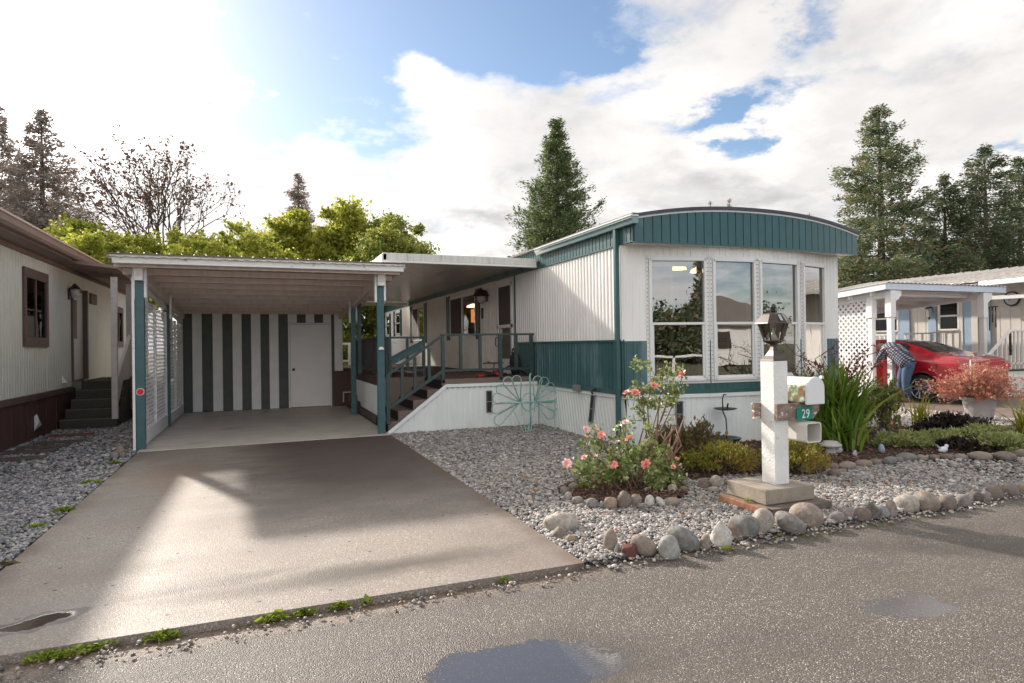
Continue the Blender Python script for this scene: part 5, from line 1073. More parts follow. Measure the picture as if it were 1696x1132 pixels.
sh = MB(); sh.tube([(PX-.0, PY-.08, .84), (PX, PY-.03, .92), (PX+.02, PY+.12, 1.06), (PX+.05, PY+.30, 1.18), (PX+.09, PY+.44, 1.235), (PX+.12, PY+.55, 1.25), (PX+.14, PY+.60, 1.25)], [.165, .18, .19, .20, .185, .12, .06], 20)
sh.tube([(PX-.02, PY+.42, 1.22), (PX-.11, PY+.47, 1.17), (PX-.145, PY+.56, .99), (PX-.09, PY+.64, .93)], [.08, .075, .06, .05], 12); sh.tube([(PX+.16, PY+.42, 1.22), (PX+.25, PY+.48, 1.17), (PX+.34, PY+.62, .99)], [.08, .075, .06], 12)
sh.build('shirt', SHIRT, ps)
JEAN = mat('blue_jeans', (.045, .085, .16), .8, .3, 6, .3, 120)
jn = MB(); jn.tube([(PX-.02, PY-.11, .93), (PX-.03, PY-.09, .82), (PX-.045, PY-.05, .60), (PX-.055, PY-.04, .44), (PX-.06, PY-.09, .10)], [.12, .125, .10, .085, .075], 16); jn.tube([(PX+.05, PY+.02, .93), (PX+.06, PY+.05, .82), (PX+.04, PY+.12, .60), (PX+.03, PY+.15, .44), (PX+.03, PY+.12, .10)], [.12, .125, .10, .085, .075], 16); jn.build('jeans', JEAN, ps)
for i, (a, b_) in enumerate(((8, 9), (12, 13))):
    p_ = np.array(J[a]); q_ = np.array(J[b_]); d_ = (q_-p_); d_ /= np.linalg.norm(d_)
    V, Fc = ico(3, 2, .05); V = V*np.array([.055, .145, .055]); V[:, 2] = np.maximum(V[:, 2], -.045); an = math.atan2(-d_[0], d_[1]); c_, s_ = math.cos(an), math.sin(an)
    V = np.stack([V[:, 0]*c_-V[:, 1]*s_, V[:, 0]*s_+V[:, 1]*c_, V[:, 2]], 1)+np.array([(p_[0]+q_[0])/2, (p_[1]+q_[1])/2, .05]); put('shoe', V, Fc, mat('brown_shoe', (.14, .08, .06), .6), ps, True)
V, Fc = ico(3, 4, .05); put('hair', V*np.array([.09, .10, .09])+np.array(J[5])+np.array([0, -.01, .03]), Fc, mat('grey_hair', (.2, .17, .15), .8), ps, True)
pk = MB().tube([(13.2, 9.2, 0), (13.2, 9.2, 1.0)], .012, 6).build('marker_stake', ALU, None)
q = GY(1608, 640, 8.6); pk.location = (q[0]-13.2, 8.6-9.2, 0); tag(pk, 'thin white stake standing behind the red potted shrub', 'stake'); 
# ================================================================== MAILBOX POST
mp = thing('mailbox_post', 'square white wooden post with mailboxes, number 29 and lantern on concrete pad', 'mailbox', (4.3, 4.35, 0))
MB().box(3.98, 4.53, 4.14, 4.62, .055, .182).build('concrete_pad', CONC, mp, .006)
WOODF = mat('reddish_frame_wood', (.26, .12, .07), .7, .25, 12, .3, 40, stretch=(1, 3, 1)); 
MB().box(3.88, 3.93, 4.02, 4.62, -.0, .055).build('base_board', WOODF, mp, .004); MB().box(3.88, 4.60, 4.02, 4.07, -.0, .055).build('base_board', mat('grey_frame_wood', (.15, .12, .10), .8, .2, 12), mp, .004); MB().box(3.93, 4.62, 4.07, 4.66, -.0, .05).build('base_board', mat('grey_frame_wood', (.15, .12, .10)), mp, .004)
POSTM = mat('rough_white_post', (.74, .74, .72), .65, .05, 6, .55, 45, dirt=(.36, .34, .32), dscale=16, dlo=.64, dhi=.72)
px0, px1, py0, py1 = 4.215, 4.375, 4.27, 4.43
MB().box(px0, px1, py0, py1, .18, 1.275).build('post', POSTM, mp, .004)
CBM = mat('peeling_board', (.25, .18, .15), .8, .3, 14, .5, 50, dirt=(.75, .74, .72), dscale=12, dlo=.55, dhi=.59, stretch=(1, 1, 1.6))
z0, z1 = .75, .895
MB().prism([(px0-.005, z0), (px1+.26, z0), (px1+.33, z0+.07), (px1+.33, z1), (px0-.005, z1)], 'y', py0-.04, py0-.001).build('crossbar', CBM, mp, .003)
MB().prism([(px0-.075, z0), (px1+.33, z0), (px1+.33, z1), (px0-.075, z1)], 'y', py1+.001, py1+.04).build('crossbar', CBM, mp, .003)
MB().box(px0-.10, px0-.06, py1-.10, py1+.0, z0+.01, z1-.01).build('crossbar_stub', WORN, mp, .004) if False else None
# mailbox: arched body along y, door towards the road
def arch(cx, w, zb_, zt_, n=12):
    r_ = w/2; zs = zt_-r_; pts = [(cx-r_, zb_)]+[(cx-r_*math.cos(a), zs+r_*math.sin(a)) for a in [k*math.pi/n for k in range(n+1)]]+[(cx+r_, zb_)]; return pts
PICT = bpy.data.materials.new('mailbox_picture_wrap'); PICT.use_nodes = True; t = NT(PICT.node_tree); b = t.n['Principled BSDF']; co = t.node('ShaderNodeTexCoord').outputs['Object']
x, y, z = t.sep(co)[:3]
c = t.cramp(t.noise(co, 11., 5, .6), [(.25, (.06, .045, .03)), (.42, (.30, .14, .09)), (.52, (.18, .24, .12)), (.62, (.62, .66, .58)), (.8, (.10, .12, .08))])
c = t.mix(t.ramp(t.m('ADD', z, t.m('MULTIPLY', t.noise(co, 6., 3, .5), .12)), 1.10, 1.16), c, (.55, .62, .52)); c = t.mix(t.ramp(z, .94, .88), c, (.03, .05, .04)); t.l.new(c, b.inputs[0]); b.inputs['Roughness'].default_value = .3
mcx, mw = 4.565, .195; mb_ = MB(); pts = arch(mcx, mw, .90, 1.125); n = len(pts)
mb_.smooth = False; mb_.prism(pts, 'y', 4.16, 4.60); mbx = mb_.build('mailbox', PICT, mp, .004)
MB().prism(arch(mcx, mw+.012, .885, 1.132), 'y', 4.135, 4.165).build('mailbox_door', mat('mailbox_white', (.74, .74, .75), .4), mbx, .008)
MB().box(mcx+.055, mcx+.075, 4.12, 4.15, 1.11, 1.138).build('door_catch', ALU, mbx, .004)
# newspaper tube: open rounded square tube
zb_, zt_ = .565, .715; tcx = 4.53; r0 = .085
def rsq(cx, cz, h, rr, n=5):
    o = []
    for (sx, sz, a0) in ((1, -1, -90), (1, 1, 0), (-1, 1, 90), (-1, -1, 180)):
        for k in range(n+1): a = R(a0+90*k/n); o.append((cx+sx*(h-rr)+rr*math.cos(a), cz+sz*(h-rr)+rr*math.sin(a)))
    return o
o_ = rsq(tcx, .64, .088, .025); i_ = rsq(tcx, .64, .078, .02); n = len(o_)
vs = [(u, 4.135, v) for u, v in o_]+[(u, 4.135, v) for u, v in i_]+[(tcx+(u-tcx)*.95, 4.56, v) for u, v in o_]+[(u, 4.54, v) for u, v in i_]
fs = []
for k in range(n): j = (k+1) % n; fs += [(k, j, n+j, n+k), (k, 2*n+k, 2*n+j, j), (n+k, n+j, 3*n+j, 3*n+k)]
fs += [tuple(range(3*n, 4*n)), tuple(range(3*n-1, 2*n-1, -1))]
MB().add(vs, fs).build('newspaper_tube', mat('yellowed_plastic', (.66, .64, .60), .4, .05, 5, dirt=(.40, .35, .3), dscale=6, dlo=.6, dhi=.8), mp)
# number plate
SG = mat('sign_green', (.0, .22, .14), .35); sx0, sx1, sz0, sz1 = 4.42, 4.605, .745, .86
sg = MB().box(sx0, sx1, py0-.056, py0-.048, sz0, sz1).build('number_sign', SG, mp, .003)
cu = bpy.data.curves.new('digits_29', 'FONT'); cu.body = '29'; cu.size = .112; cu.extrude = .001; cu.align_x = 'CENTER'; cu.space_character = 1.08
to = bpy.data.objects.new('digits', cu); COL.objects.link(to); bpy.context.view_layer.update()
me = bpy.data.meshes.new_from_object(to.evaluated_get(bpy.context.evaluated_depsgraph_get())); bpy.data.objects.remove(to)
rl = rootloc(mp); Mx = Matrix.Translation(Vector(((sx0+sx1)/2-rl[0]+.005, py0-.0605-rl[1], sz0+.018-rl[2]))) @ Matrix.Rotation(R(90), 4, 'X') @ Matrix.Diagonal((.82, 1, 1, 1)); me.transform(Mx)
link_mesh(me, 'digits', mat('sign_white', (.82, .84, .82), .4), sg)
# lantern
lx, ly, lz = (px0+px1)/2, (py0+py1)/2, 1.275
ltn = MB().lathe((lx, ly, lz), [(.118, 0), (.112, .012), (.075, .045), (.042, .09), (.026, .125), (.024, .145)], 4, True).build('lantern_base', DARKMETAL, mp, .002)
MB().lathe((lx, ly, lz+.145), [(.03, 0), (.085, .028), (.092, .032), (.092, .040)], 6, True).build('lantern_tray', DARKMETAL, ltn)
N6 = 6; zb_ = lz+.18; ztp = lz+.335; rb, rt = .078, .128
fr = MB()
for k in range(N6):
    a = 2*math.pi*(k+.5)/N6; fr.bar((lx+rb*math.cos(a), ly+rb*math.sin(a), zb_), (lx+rt*math.cos(a), ly+rt*math.sin(a), ztp), .013, .013)
fr.build('lantern_frame', DARKMETAL, ltn, .001)
vs = []; 
for k in range(N6): a = 2*math.pi*(k+.5)/N6; vs += [(lx+rb*.97*math.cos(a), ly+rb*.97*math.sin(a), zb_), (lx+rt*.97*math.cos(a), ly+rt*.97*math.sin(a), ztp)]
for k in range(N6): j = (k+1) % N6; MB().add([vs[2*k], vs[2*j], vs[2*j+1], vs[2*k+1]], [(0, 1, 2, 3)]).build('lantern_pane', glassmat('lantern_glass', (.78, .76, .72), .12), ltn)
MB().lathe((lx, ly, ztp-.004), [(.165, 0), (.158, .012), (.10, .085), (.070, .098), (.0, .104)], 6, True).build('lantern_roof', DARKMETAL, ltn, .002)
MB().lathe((lx, ly, ztp+.095), [(.02, 0), (.026, .02), (.02, .04), (.03, .05), (.012, .07), (.0, .078)], 10).build('finial', BLACK, ltn)
MB().lathe((lx, ly, zb_), [(.05, 0), (.016, .06), (.003, .12)], 10).build('lamp_cone', mat('lamp_cone', (.8, .8, .82), .2), ltn)
a = 0; q = np.array([lx-.035, ly-.115, ztp+.052]); MB().add([(lx-.05, ly-.137, ztp+.022), (lx+.03, ly-.137, ztp+.022), (lx+.022, ly-.098, ztp+.076), (lx-.042, ly-.098, ztp+.076)], [(0, 1, 2, 3)]).build('solar_panel', mat('solar_panel', (.35, .38, .42), .15), ltn)
# ================================================================== METAL FLOWER BENCH
BT = mat('verdigris_metal', (.26, .46, .43), .5, .2, 20)
bc = GZ(868, 711, 0); bc[1] = 9.78; by = bc[1]
bn = thing('metal_bench', 'turquoise wire garden bench shaped like flower petals before the white deck skirting', 'bench', (4.05, by, 0))
cx0, cz0 = GY(873, 668, by)[0], GY(873, 668, by)[2]
hub = [(cx0-.13, cz0+.02), (cx0+.13, cz0+.02)]
def petal(ang, L_, wd, base, nm='petal'):
    d = np.array([math.cos(ang), math.sin(ang)]); n_ = np.array([-d[1], d[0]]); pts = []
    for k in range(15):
        t_ = math.pi*(k/14)-math.pi/2; pts.append(np.array(base)+d*(L_-wd+wd*math.cos(t_))+n_*wd*math.sin(t_))
    pts = [np.array(base)]+pts+[np.array(base)+n_*.0]
    MB().tube([(p[0], by-.02*math.sin(ang), max(.01, p[1])) for p in pts], .0085, 6).build(nm, BT, bn)
for ang, L_, base in ((100, .46, hub[0]), (122, .50, hub[0]), (146, .50, hub[0]), (168, .50, hub[0]), (192, .52, hub[0]), (216, .56, hub[0]), (80, .44, hub[1]), (60, .46, hub[1]), (38, .46, hub[1]), (14, .44, hub[1]), (-14, .46, hub[1]), (-38, .46, hub[1])):
    petal(R(ang), L_, .085, base)
MB().tube([(cx0-.50, by-.05, cz0+.03), (cx0+.46, by-.05, cz0-.0)], .016, 8).build('seat_bar', BT, bn)
for (xa, xb, xc) in ((-.13, -.16, -.02), (.13, .28, .34), (-.30, -.20, -.10)):
    MB().tube([(cx0+xa, by-.05, cz0), (cx0+(xa+xb)/2, by-.2, .2), (cx0+xb, by-.3, .02), (cx0+xb+.05, by-.3, .01), (cx0+xb+.09, by-.3, .03), (cx0+xc+.16, by-.05, cz0)], .0085, 6).build('leg_loop', BT, bn)
MB().tube([(cx0+.13*math.cos(k*math.pi/12)+.02, by-.03, cz0+.02+.15*math.sin(k*math.pi/12)) for k in range(24)], .009, 6, closed=True).build('hub_ring', BT, bn)
MB().tube([(cx0+.08, by+.05, .0), (cx0+.08, by+.05, .92), (cx0+.10, by+.05, .96)], .014, 8).build('rear_stake', BT, bn)
# ================================================================== BIRD FEEDER
q = GY(1203, 737, 7.0); fx, fyy = q[0], 7.0
bf = thing('bird_bath', 'thin dark stemmed bird bath with upper dish and green bowl before the bow window', 'bird bath', (fx, fyy, 0))
GRN = mat('dark_green_glaze', (.015, .05, .045), .3)
MB().lathe((fx, fyy, .02), [(.06, 0), (.15, .03), (.20, .09), (.205, .10), (.17, .095), (.10, .05), (0, .04)], 20).build('bowl', GRN, bf)
MB().tube([(fx, fyy, .02), (fx+.01, fyy, .25), (fx-.0, fyy, .38), (fx-.05, fyy, .48), (fx-.055, fyy, .66), (fx-.03, fyy, .72), (fx+.01, fyy, .71)], .009, 8).build('stem', BLACK, bf)
MB().lathe((fx-.01, fyy, .495), [(.03, 0), (.13, .015), (.165, .03), (.12, .028), (0, .02)], 18).build('dish', BLACK, bf)
MB().tube([(fx+.03, fyy, .52), (fx+.03, fyy, .56), (fx+.045, fyy, .59)], .012, 6).build('bird_figure', BLACK, bf)
# ================================================================== ORNAMENTS
q = GZ(1376, 752, 0); mu = thing('mushroom_ornament', 'pale concrete mushroom house ornament beside the tall grass', 'ornament', q)
PC = mat('pale_cast_concrete', (.45, .43, .40), .8, .1, 20, .4, 60)
MB().lathe(q, [(.075, 0), (.06, .04), (.06, .10)], 12).build('stalk', PC, mu); MB().lathe(q+np.array([0, 0, .10]), [(.13, 0), (.13, .025), (.09, .045), (.09, .06), (.05, .065)], 14).build('cap', PC, mu); V, Fc = ico(3, 8, .1); put('figure', V*np.array([.06, .05, .05])+q+np.array([.10, -.02, .05]), Fc, PC, mu, True)
q = GZ(1562, 751, 0); dv = thing('dove_ornament', 'small white dove figure on the mulch before the pale green plants', 'ornament', q)
WP = mat('white_glaze', (.68, .70, .74), .4); V, Fc = ico(3, 1, .06); put('bird_body', V*np.array([.075, .035, .04])+q+np.array([0, 0, .045]), Fc, WP, dv, True)
put('head', V*.024+q+np.array([.065, 0, .085]), Fc, WP, dv, True); MB().add([q+np.array(v) for v in ((-.04, -.02, .06), (-.04, .02, .06), (-.15, .015, .13), (-.15, -.015, .13), (-.05, 0, .03))], [(0, 1, 2, 3), (0, 3, 4), (1, 4, 2)]).build('tail', WP, dv); 
for px_, py_, c_, l_, m2 in ((1460, 751, .05, 'blue grey pointed stone figure on the mulch left of the white dove', mat('blue_grey_stone', (.30, .34, .42), .6, .2, 20)), (1416, 756, .03, 'small pale lilac pebble on the mulch near the mushroom', mat('lilac_stone', (.42, .38, .46), .6)), (1462, 723, .055, 'dark blue grey lantern shaped ornament under the red tipped shrub', mat('slate_blue', (.14, .17, .23), .5))):
    q = GZ(px_, py_, 0); V, Fc = ico(3, int(px_), .3); V[:, 0] *= 1-.45*np.clip(V[:, 2], 0, 1); o = link_mesh(np_mesh('garden_ornament', V*np.array([c_*.9, c_*.8, c_*1.4]), Fc, True), 'garden_ornament', m2, None, q+np.array([0, 0, c_*1.1])); tag(o, l_, 'ornament')
# ================================================================== FOLIAGE TOOLS
RS = np.random.RandomState(21)
def leaves(name, P, size, m, parent, elong=1.6, D=None, jit=1., sizevar=.35, fold=.25):
    """one mesh of leaf-shaped faces (4 verts, 2 tris folded along the midrib) at points P; D = preferred direction"""
    n = len(P); P = np.asarray(P, float)
    d = RS.randn(n, 3)*jit
    if D is not None: d += np.asarray(D)
    d /= np.linalg.norm(d, axis=1)[:, None]+1e-9
    s = np.cross(d, RS.randn(n, 3)); s /= np.linalg.norm(s, axis=1)[:, None]+1e-9; nn = np.cross(d, s)
    L = size*np.exp(RS.randn(n)*sizevar)[:, None]; w = L/elong*.5
    a = P-d*L*.5; b = P+s*w+nn*w*fold; c = P+d*L*.5; e = P-s*w+nn*w*fold
    V = np.stack([a, b, c, e], 1).reshape(-1, 3); i = np.arange(n)[:, None]*4
    Fc = np.concatenate([i+np.array([[0, 1, 2]]), i+np.array([[0, 2, 3]])], 0)
    return put(name, V, Fc, m, parent)
def limb(mb, a, b, r0, r1, n=6, bend=.08, seg=4):
    a = np.array(a, float); b = np.array(b, float); L = np.linalg.norm(b-a); pts = []; o = RS.randn(3)*bend*L
    for k in range(seg+1): f = k/seg; pts.append(a+(b-a)*f+o*math.sin(f*math.pi)*.5)
    mb.tube(pts, [r0+(r1-r0)*k/seg for k in range(seg+1)], n); return pts
L_YG = leafmat('yellow_green_leaf', (.16, .20, .03), (.46, .48, .07), (.64, .62, .15), .6)
L_GR = leafmat('mid_green_leaf', (.11, .15, .04), (.30, .34, .07), (.50, .48, .10), .5)
L_CY = leafmat('cypress_green', (.055, .080, .04), (.16, .21, .08), (.27, .32, .13), .35)
L_SP = leafmat('spruce_green', (.06, .085, .045), (.19, .24, .12), (.36, .24, .12), .3, f3=.88)
L_SPD = leafmat('dark_fir_green', (.04, .06, .035), (.13, .17, .085), (.26, .18, .10), .25, f3=.90)
L_FG = leafmat('flare_pale_fir', (.20, .165, .145), (.38, .32, .28), None, .35)  # paler, greyer fir: veiling flare put into the leaf colour
L_RD = leafmat('dark_red_leaf', (.08, .045, .035), (.19, .11, .08), None, .2)
def tree_xy(px, D): d = ray(px, 560); p = CP+d*D; return p[0], p[1]
def conifer(label, px, D, ytop, ybase, hw, m, nwh=34, per=9, dens=26, lsize=.16, droop=.25, upt=.35, group=None, cat='tree', taper=1.0, bare=.05, name='conifer', fat=.16, seed=1):
    RS.seed(seed); x, y = tree_xy(px, D); top = GD(px, ytop, D)[2]; base = max(0., GD(px, ybase, D)[2]-.0); Rm = hw*D/FPX
    t_ = thing(name, label, cat, (x, y, -.07), group)
    mb = MB(); mb.tube([(x, y, -.07), (x+.03, y, top*.5), (x, y, top)], [max(.12, top*.02), top*.012, .02], 8); P = []; Dr = []
    z0 = max(.4, base*.6)
    for w in range(nwh):
        f = (w+RS.rand()*.6)/nwh; z = z0+(top-z0)*f; rad = Rm*(1-f)**taper*(.62+.62*RS.rand())+.12
        nb_ = max(3, int(per*(1-f*.5)))
        for k in range(nb_):
            a = RS.rand()*6.283; L = rad*RS.uniform(.62, 1.2); dz = -droop*L*RS.uniform(.5, 1.4); up_ = upt*L*RS.rand()
            tip = np.array([x+L*math.cos(a), y+L*math.sin(a), z+dz+up_]); st = np.array([x, y, z])
            if L > .5*Rm and k % 2 == 0: mb.tube([st, (st+tip)/2+np.array([0, 0, -.05*L]), tip], [.03*(1-f)+.012, .015, .006], 4, caps=False)
            q = max(3, int(dens*L/Rm*1.0+5)); ts = RS.uniform(.15, 1, q)**.75
            side = np.array([-math.sin(a), math.cos(a), 0])
            for tt in ts:
                c = st+(tip-st)*tt+np.array([0, 0, -.06*L*math.sin(tt*3.1)]); wd = fat*L*(1.15-tt*.9)
                p = c+side*RS.randn()*wd+np.array([0, 0, RS.randn()*wd*.35]); P.append(p); Dr.append((tip-st)/L*1.1+side*RS.randn()*.8+np.array([0, 0, .15]))
    P = np.array(P); Dr = np.array(Dr); k = 5
    P3 = np.repeat(P, k, 0)+RS.randn(len(P)*k, 3)*lsize*.75; D3 = np.repeat(Dr, k, 0)
    mb.build('trunk', BARK, t_); leaves('crown', P3, lsize*1.05, m, t_, 2.8, D3, .5)['kind'] = 'stuff'; return t_
def broad(label, px, D, ytop, ybase, hw, m, ncl=60, per=420, lsize=.16, group=None, name='broadleaf_tree', rag=.35, seed=1, clr=.20):
    RS.seed(seed); x, y = tree_xy(px, D); top = GD(px, ytop, D)[2]; base = GD(px, ybase, D)[2]; Rm = hw*D/FPX
    t_ = thing(name, label, 'tree', (x, y, -.07), group); zc = (top+base)/2; rzv = (top-base)/2
    mb = MB(); limb(mb, (x, y, -.07), (x, y, base+rzv*.4), .22, .14, 8, .03); P = []
    for k in range(ncl*2):
        v = RS.randn(3); v /= np.linalg.norm(v); r_ = RS.uniform(.15, 1.0)**.45*(1+RS.randn()*rag*.22)
        if v[2] < -.3: v[2] *= .7
        c = np.array([x+v[0]*Rm*r_*.92, y+v[1]*Rm*r_*.92, zc+v[2]*rzv*r_*.88])
        if k % 3 == 0: limb(mb, (x, y, base+rzv*RS.uniform(.0, .5)), c, .05, .012, 5, .12)
        s = Rm*clr*RS.uniform(.55, 1.5); npp = int(per*.9); q = RS.randn(npp, 3); P.append(c+q*s*np.array([.62, .62, .42]))
        for j in range(4):
            u = RS.randn(3); u[2] = abs(u[2])*.7+.2; u /= np.linalg.norm(u); n_ = 28; tt = RS.rand(n_)[:, None]; P.append(c+u*(s*.5+tt*s*1.25)+RS.randn(n_, 3)*s*.09)
    P = np.concatenate(P); mb.build('trunk', BARK, t_); leaves('crown', P, lsize*.74, m, t_, 1.5, None, 1.)['kind'] = 'stuff'; return t_
def sparse(label, px, D, ytop, ybase, hw, seed=3):
    RS.seed(seed); x, y = tree_xy(px, D); top = GD(px, ytop, D)[2]; base = GD(px, ybase, D)[2]; Rm = hw*D/FPX
    t_ = thing('autumn_tree', label, 'tree', (x, y, -.07)); mb = MB(); P = []
    def grow(p, d, L, r, dep):
        q = p+d*L; mb.tube([p, (p+q)/2+RS.randn(3)*L*.05, q], [r, r*.85, r*.7], 5, caps=False)
        if dep <= 2:
            n_ = 8 if dep < 2 else 3; tt = RS.uniform(.2, 1.1, n_)[:, None]; P.append(p+(q-p)*tt+RS.randn(n_, 3)*.10)
        if dep == 0: return
        for k in range(3 if dep > 1 else 2):
            nd = d+RS.randn(3)*.34; nd[2] += .10; nd /= np.linalg.norm(nd); grow(q if k < 2 else p+d*L*.6, nd, L*RS.uniform(.62, .85), r*.62, dep-1)
    h = top-base; p0 = np.array([x, y, max(0, base-2.0)])
    mb.tube([(x, y, -.07), p0], [.16, .12], 7)
    for k in range(6):
        a = RS.uniform(0, 6.28); lean = RS.uniform(.08, .45); d = np.array([math.cos(a)*lean, math.sin(a)*lean, 1]); d /= np.linalg.norm(d); grow(p0, d, (top-p0[2])*.36, .075, 4)
    mb.build('trunk', BARK, t_); leaves('crown', np.concatenate(P), .13, L_RD, t_, 1.5)['kind'] = 'stuff'; return t_
# ---- background trees
conifer('tall grey green fir cut by the left edge of the photo', -2, 42, 168, 440, 165, L_FG, 46, 12, 50, .17, .16, .38, seed=2, name='fir_tree')
conifer('grey green fir with drooping right branches above the cream home', 72, 40, 180, 440, 135, L_FG, 46, 12, 50, .17, .20, .32, seed=9, name='fir_tree', taper=.8)
sparse('thin tree with sparse dark red leaves behind the left end of the carport', 282, 34, 262, 440, 90, seed=6)
conifer('small dark fir peeking above the yellow green trees', 497, 40, 288, 420, 62, L_FG, 26, 11, 40, .14, .3, .25, seed=4, name='fir_tree', taper=.9)
broad('yellow green tree directly behind the gutter of the cream home', 128, 29, 352, 560, 66, L_YG, 60, 520, .17, seed=5)
broad('yellow green tree just left of the carport roof corner', 225, 30, 372, 560, 55, L_YG, 50, 480, .17, seed=6)
broad('small yellow green tree below the red leaved tree', 312, 31, 378, 540, 48, L_YG, 44, 440, .16, seed=7)
broad('loose yellow green tree left of the small dark fir', 398, 31, 366, 540, 52, L_YG, 40, 420, .16, seed=8, rag=.6)
broad('bright yellow green tree below the small dark fir', 490, 30, 350, 540, 58, L_YG, 56, 500, .17, seed=9)
broad('tallest yellow green tree behind the middle of the carport roof', 578, 30, 324, 560, 66, L_YG, 66, 520, .17, seed=10)
broad('darker green round tree above the porch awning', 655, 30, 338, 600, 62, L_GR, 70, 540, .16, seed=11)
broad('green shrub mass behind the shed and deck', 600, 27, 470, 700, 70, L_GR, 50, 420, .14, seed=12, name='large_shrub')
broad('low yellow green hedge tree filling behind the carport centre', 440, 26, 392, 540, 66, L_YG, 50, 480, .15, seed=41, name='hedge_tree')
broad('low yellow green hedge tree behind the carport left half', 340, 26, 398, 540, 66, L_YG, 50, 480, .15, seed=42, name='hedge_tree')
broad('low hedge tree between cream home and carport', 180, 26, 385, 560, 70, L_YG, 54, 480, .15, seed=43, name='hedge_tree')
broad('low green hedge tree behind the carport right corner', 640, 26, 380, 560, 70, L_GR, 54, 480, .14, seed=44, name='hedge_tree')
conifer('dense pointed cypress behind the roof of the teal and white home', 926, 33, 198, 480, 100, L_CY, 66, 14, 44, .12, .02, .50, seed=13, name='cypress_tree', taper=.78, fat=.22)
conifer('tallest spruce right of the bow window home with orange brown cones', 1462, 40, 174, 640, 150, L_SP, 50, 13, 64, .17, .22, .30, seed=14, name='spruce_tree', taper=.72, fat=.2)
conifer('short dark spruce right of the tallest spruce', 1568, 40, 290, 640, 100, L_SPD, 36, 12, 54, .16, .22, .30, seed=15, name='spruce_tree', taper=.7, fat=.2)
conifer('dark spruce with bare leader near the right edge', 1636, 40, 240, 640, 120, L_SPD, 42, 12, 56, .16, .22, .3, seed=16, name='spruce_tree', taper=.66, fat=.2)
conifer('dark spruce cut by the right edge of the photo', 1692, 42, 262, 640, 120, L_SPD, 42, 12, 54, .16, .22, .3, seed=17, name='spruce_tree', taper=.66, fat=.2)
conifer('low bushy olive spruce just right of the teal fascia', 1415, 36, 395, 640, 60, L_SP, 24, 10, 34, .15, .2, .3, seed=18, name='spruce_tree', taper=.5, fat=.24)
conifer('low yellow green spruce above the lattice carport', 1500, 35, 420, 640, 80, L_SP, 20, 11, 36, .15, .2, .3, seed=19, name='spruce_tree', taper=.42, fat=.26)
conifer('low dark spruce behind the pale metal roof', 1600, 36, 410, 640, 95, L_SPD, 20, 11, 36, .15, .2, .3, seed=20, name='spruce_tree', taper=.42, fat=.26)
for px_, yt_, hw_, lab in ((1180, 333, 6, 'leftmost tiny tree tip above the arched roof'), (1212, 328, 8, 'middle tiny tree tip above the arched roof'), (1344, 352, 5, 'tiny tree tip above the right end of the arched roof')):
    conifer(lab, px_, 60, yt_, 420, hw_*2, L_FG, 26, 4, 5, .12, .2, .2, seed=px_, name='distant_conifer', taper=.6)
# ================================================================== SCENE ACROSS THE ROAD (seen in the windows)
_o0 = len(bpy.data.objects)
oh = thing('opposite_home', 'white gabled home across the road, seen reflected in the bow windows', 'mobile home', (21, -19, 0))
MB().box(16, 26, -26, -19, 0, 2.4).build('wall', WHITE, oh); MB().prism([(15.6, 2.4), (26.4, 2.4), (21, 4.2)], 'y', -26.3, -18.6).build('roof', mat('grey_roof', (.2, .18, .17), .8), oh)
for x in (17.4, 20.4, 23.4): w = MB().box(x, x+1.4, -19.0, -18.97, 1.0, 2.1).build('window', ALU, oh); MB().box(x+.08, x+1.32, -18.965, -18.96, 1.08, 2.02).build('pane', DARK, w)
MB().box(27, 31, -22, -16.5, 2.5, 2.62).box(27, 27.12, -16.7, -16.58, 0, 2.5).box(30.8, 30.92, -16.7, -16.58, 0, 2.5).build('carport_roof', WHITE2, oh)
tag(MB().box(6, 11, -14, -13.9, .75, .85).box(6, 6.1, -14, -13.9, 0, .85).box(8.5, 8.6, -14, -13.9, 0, .85).box(10.9, 11, -14, -13.9, 0, .85).build('white_fence', WHITE2, None), 'low white fence across the road, seen in the window reflections', 'fence')
def tree_w(label, x, y, h, r_, m, kind, seed):
    RS.seed(seed); t_ = thing('tree_across_road', label, 'tree', (x, y, -.07)); mb = MB(); limb(mb, (x, y, -.07), (x, y, h*.7), .25, .1, 8, .03); mb.build('trunk', BARK, t_); P = []
    for k in range(60):
        if kind: f = RS.rand()**1.2; z = h*(.12+.88*f); a = RS.rand()*6.28; rr = r_*(1-f)*RS.uniform(.5, 1); c = np.array([x+rr*math.cos(a), y+rr*math.sin(a), z]); s = .15*r_+.3
        else: v = RS.randn(3); v /= np.linalg.norm(v); c = np.array([x, y, h*.6])+v*np.array([r_, r_, h*.36])*RS.rand()**.4; s = r_*.28
        P.append(c+RS.randn(170, 3)*s*.55)
    leaves('crown', np.concatenate(P), .3, m, t_, 1.8)['kind'] = 'stuff'
tree_w('tall dark conifer across the road, seen at the left of the first window', 3.6, -36, 9, 2.4, L_SPD, 1, 31); tree_w('round dark tree across the road, seen in the first window', 8.5, -34, 3.6, 5, L_SPD, 0, 32); tree_w('dark round tree across the road behind the white fence', 14.5, -34, 3.9, 4, L_SPD, 0, 33); tree_w('dark conifer across the road left of the gabled home', 13.5, -30, 8, 2.0, L_SPD, 1, 34)
tree_w('round tree across the road right of the gabled home', 38, -30, 4.6, 5, L_SPD, 0, 35); tree_w('wide tree across the road far right of the gabled home', 50, -28, 5, 5, L_SPD, 0, 36)
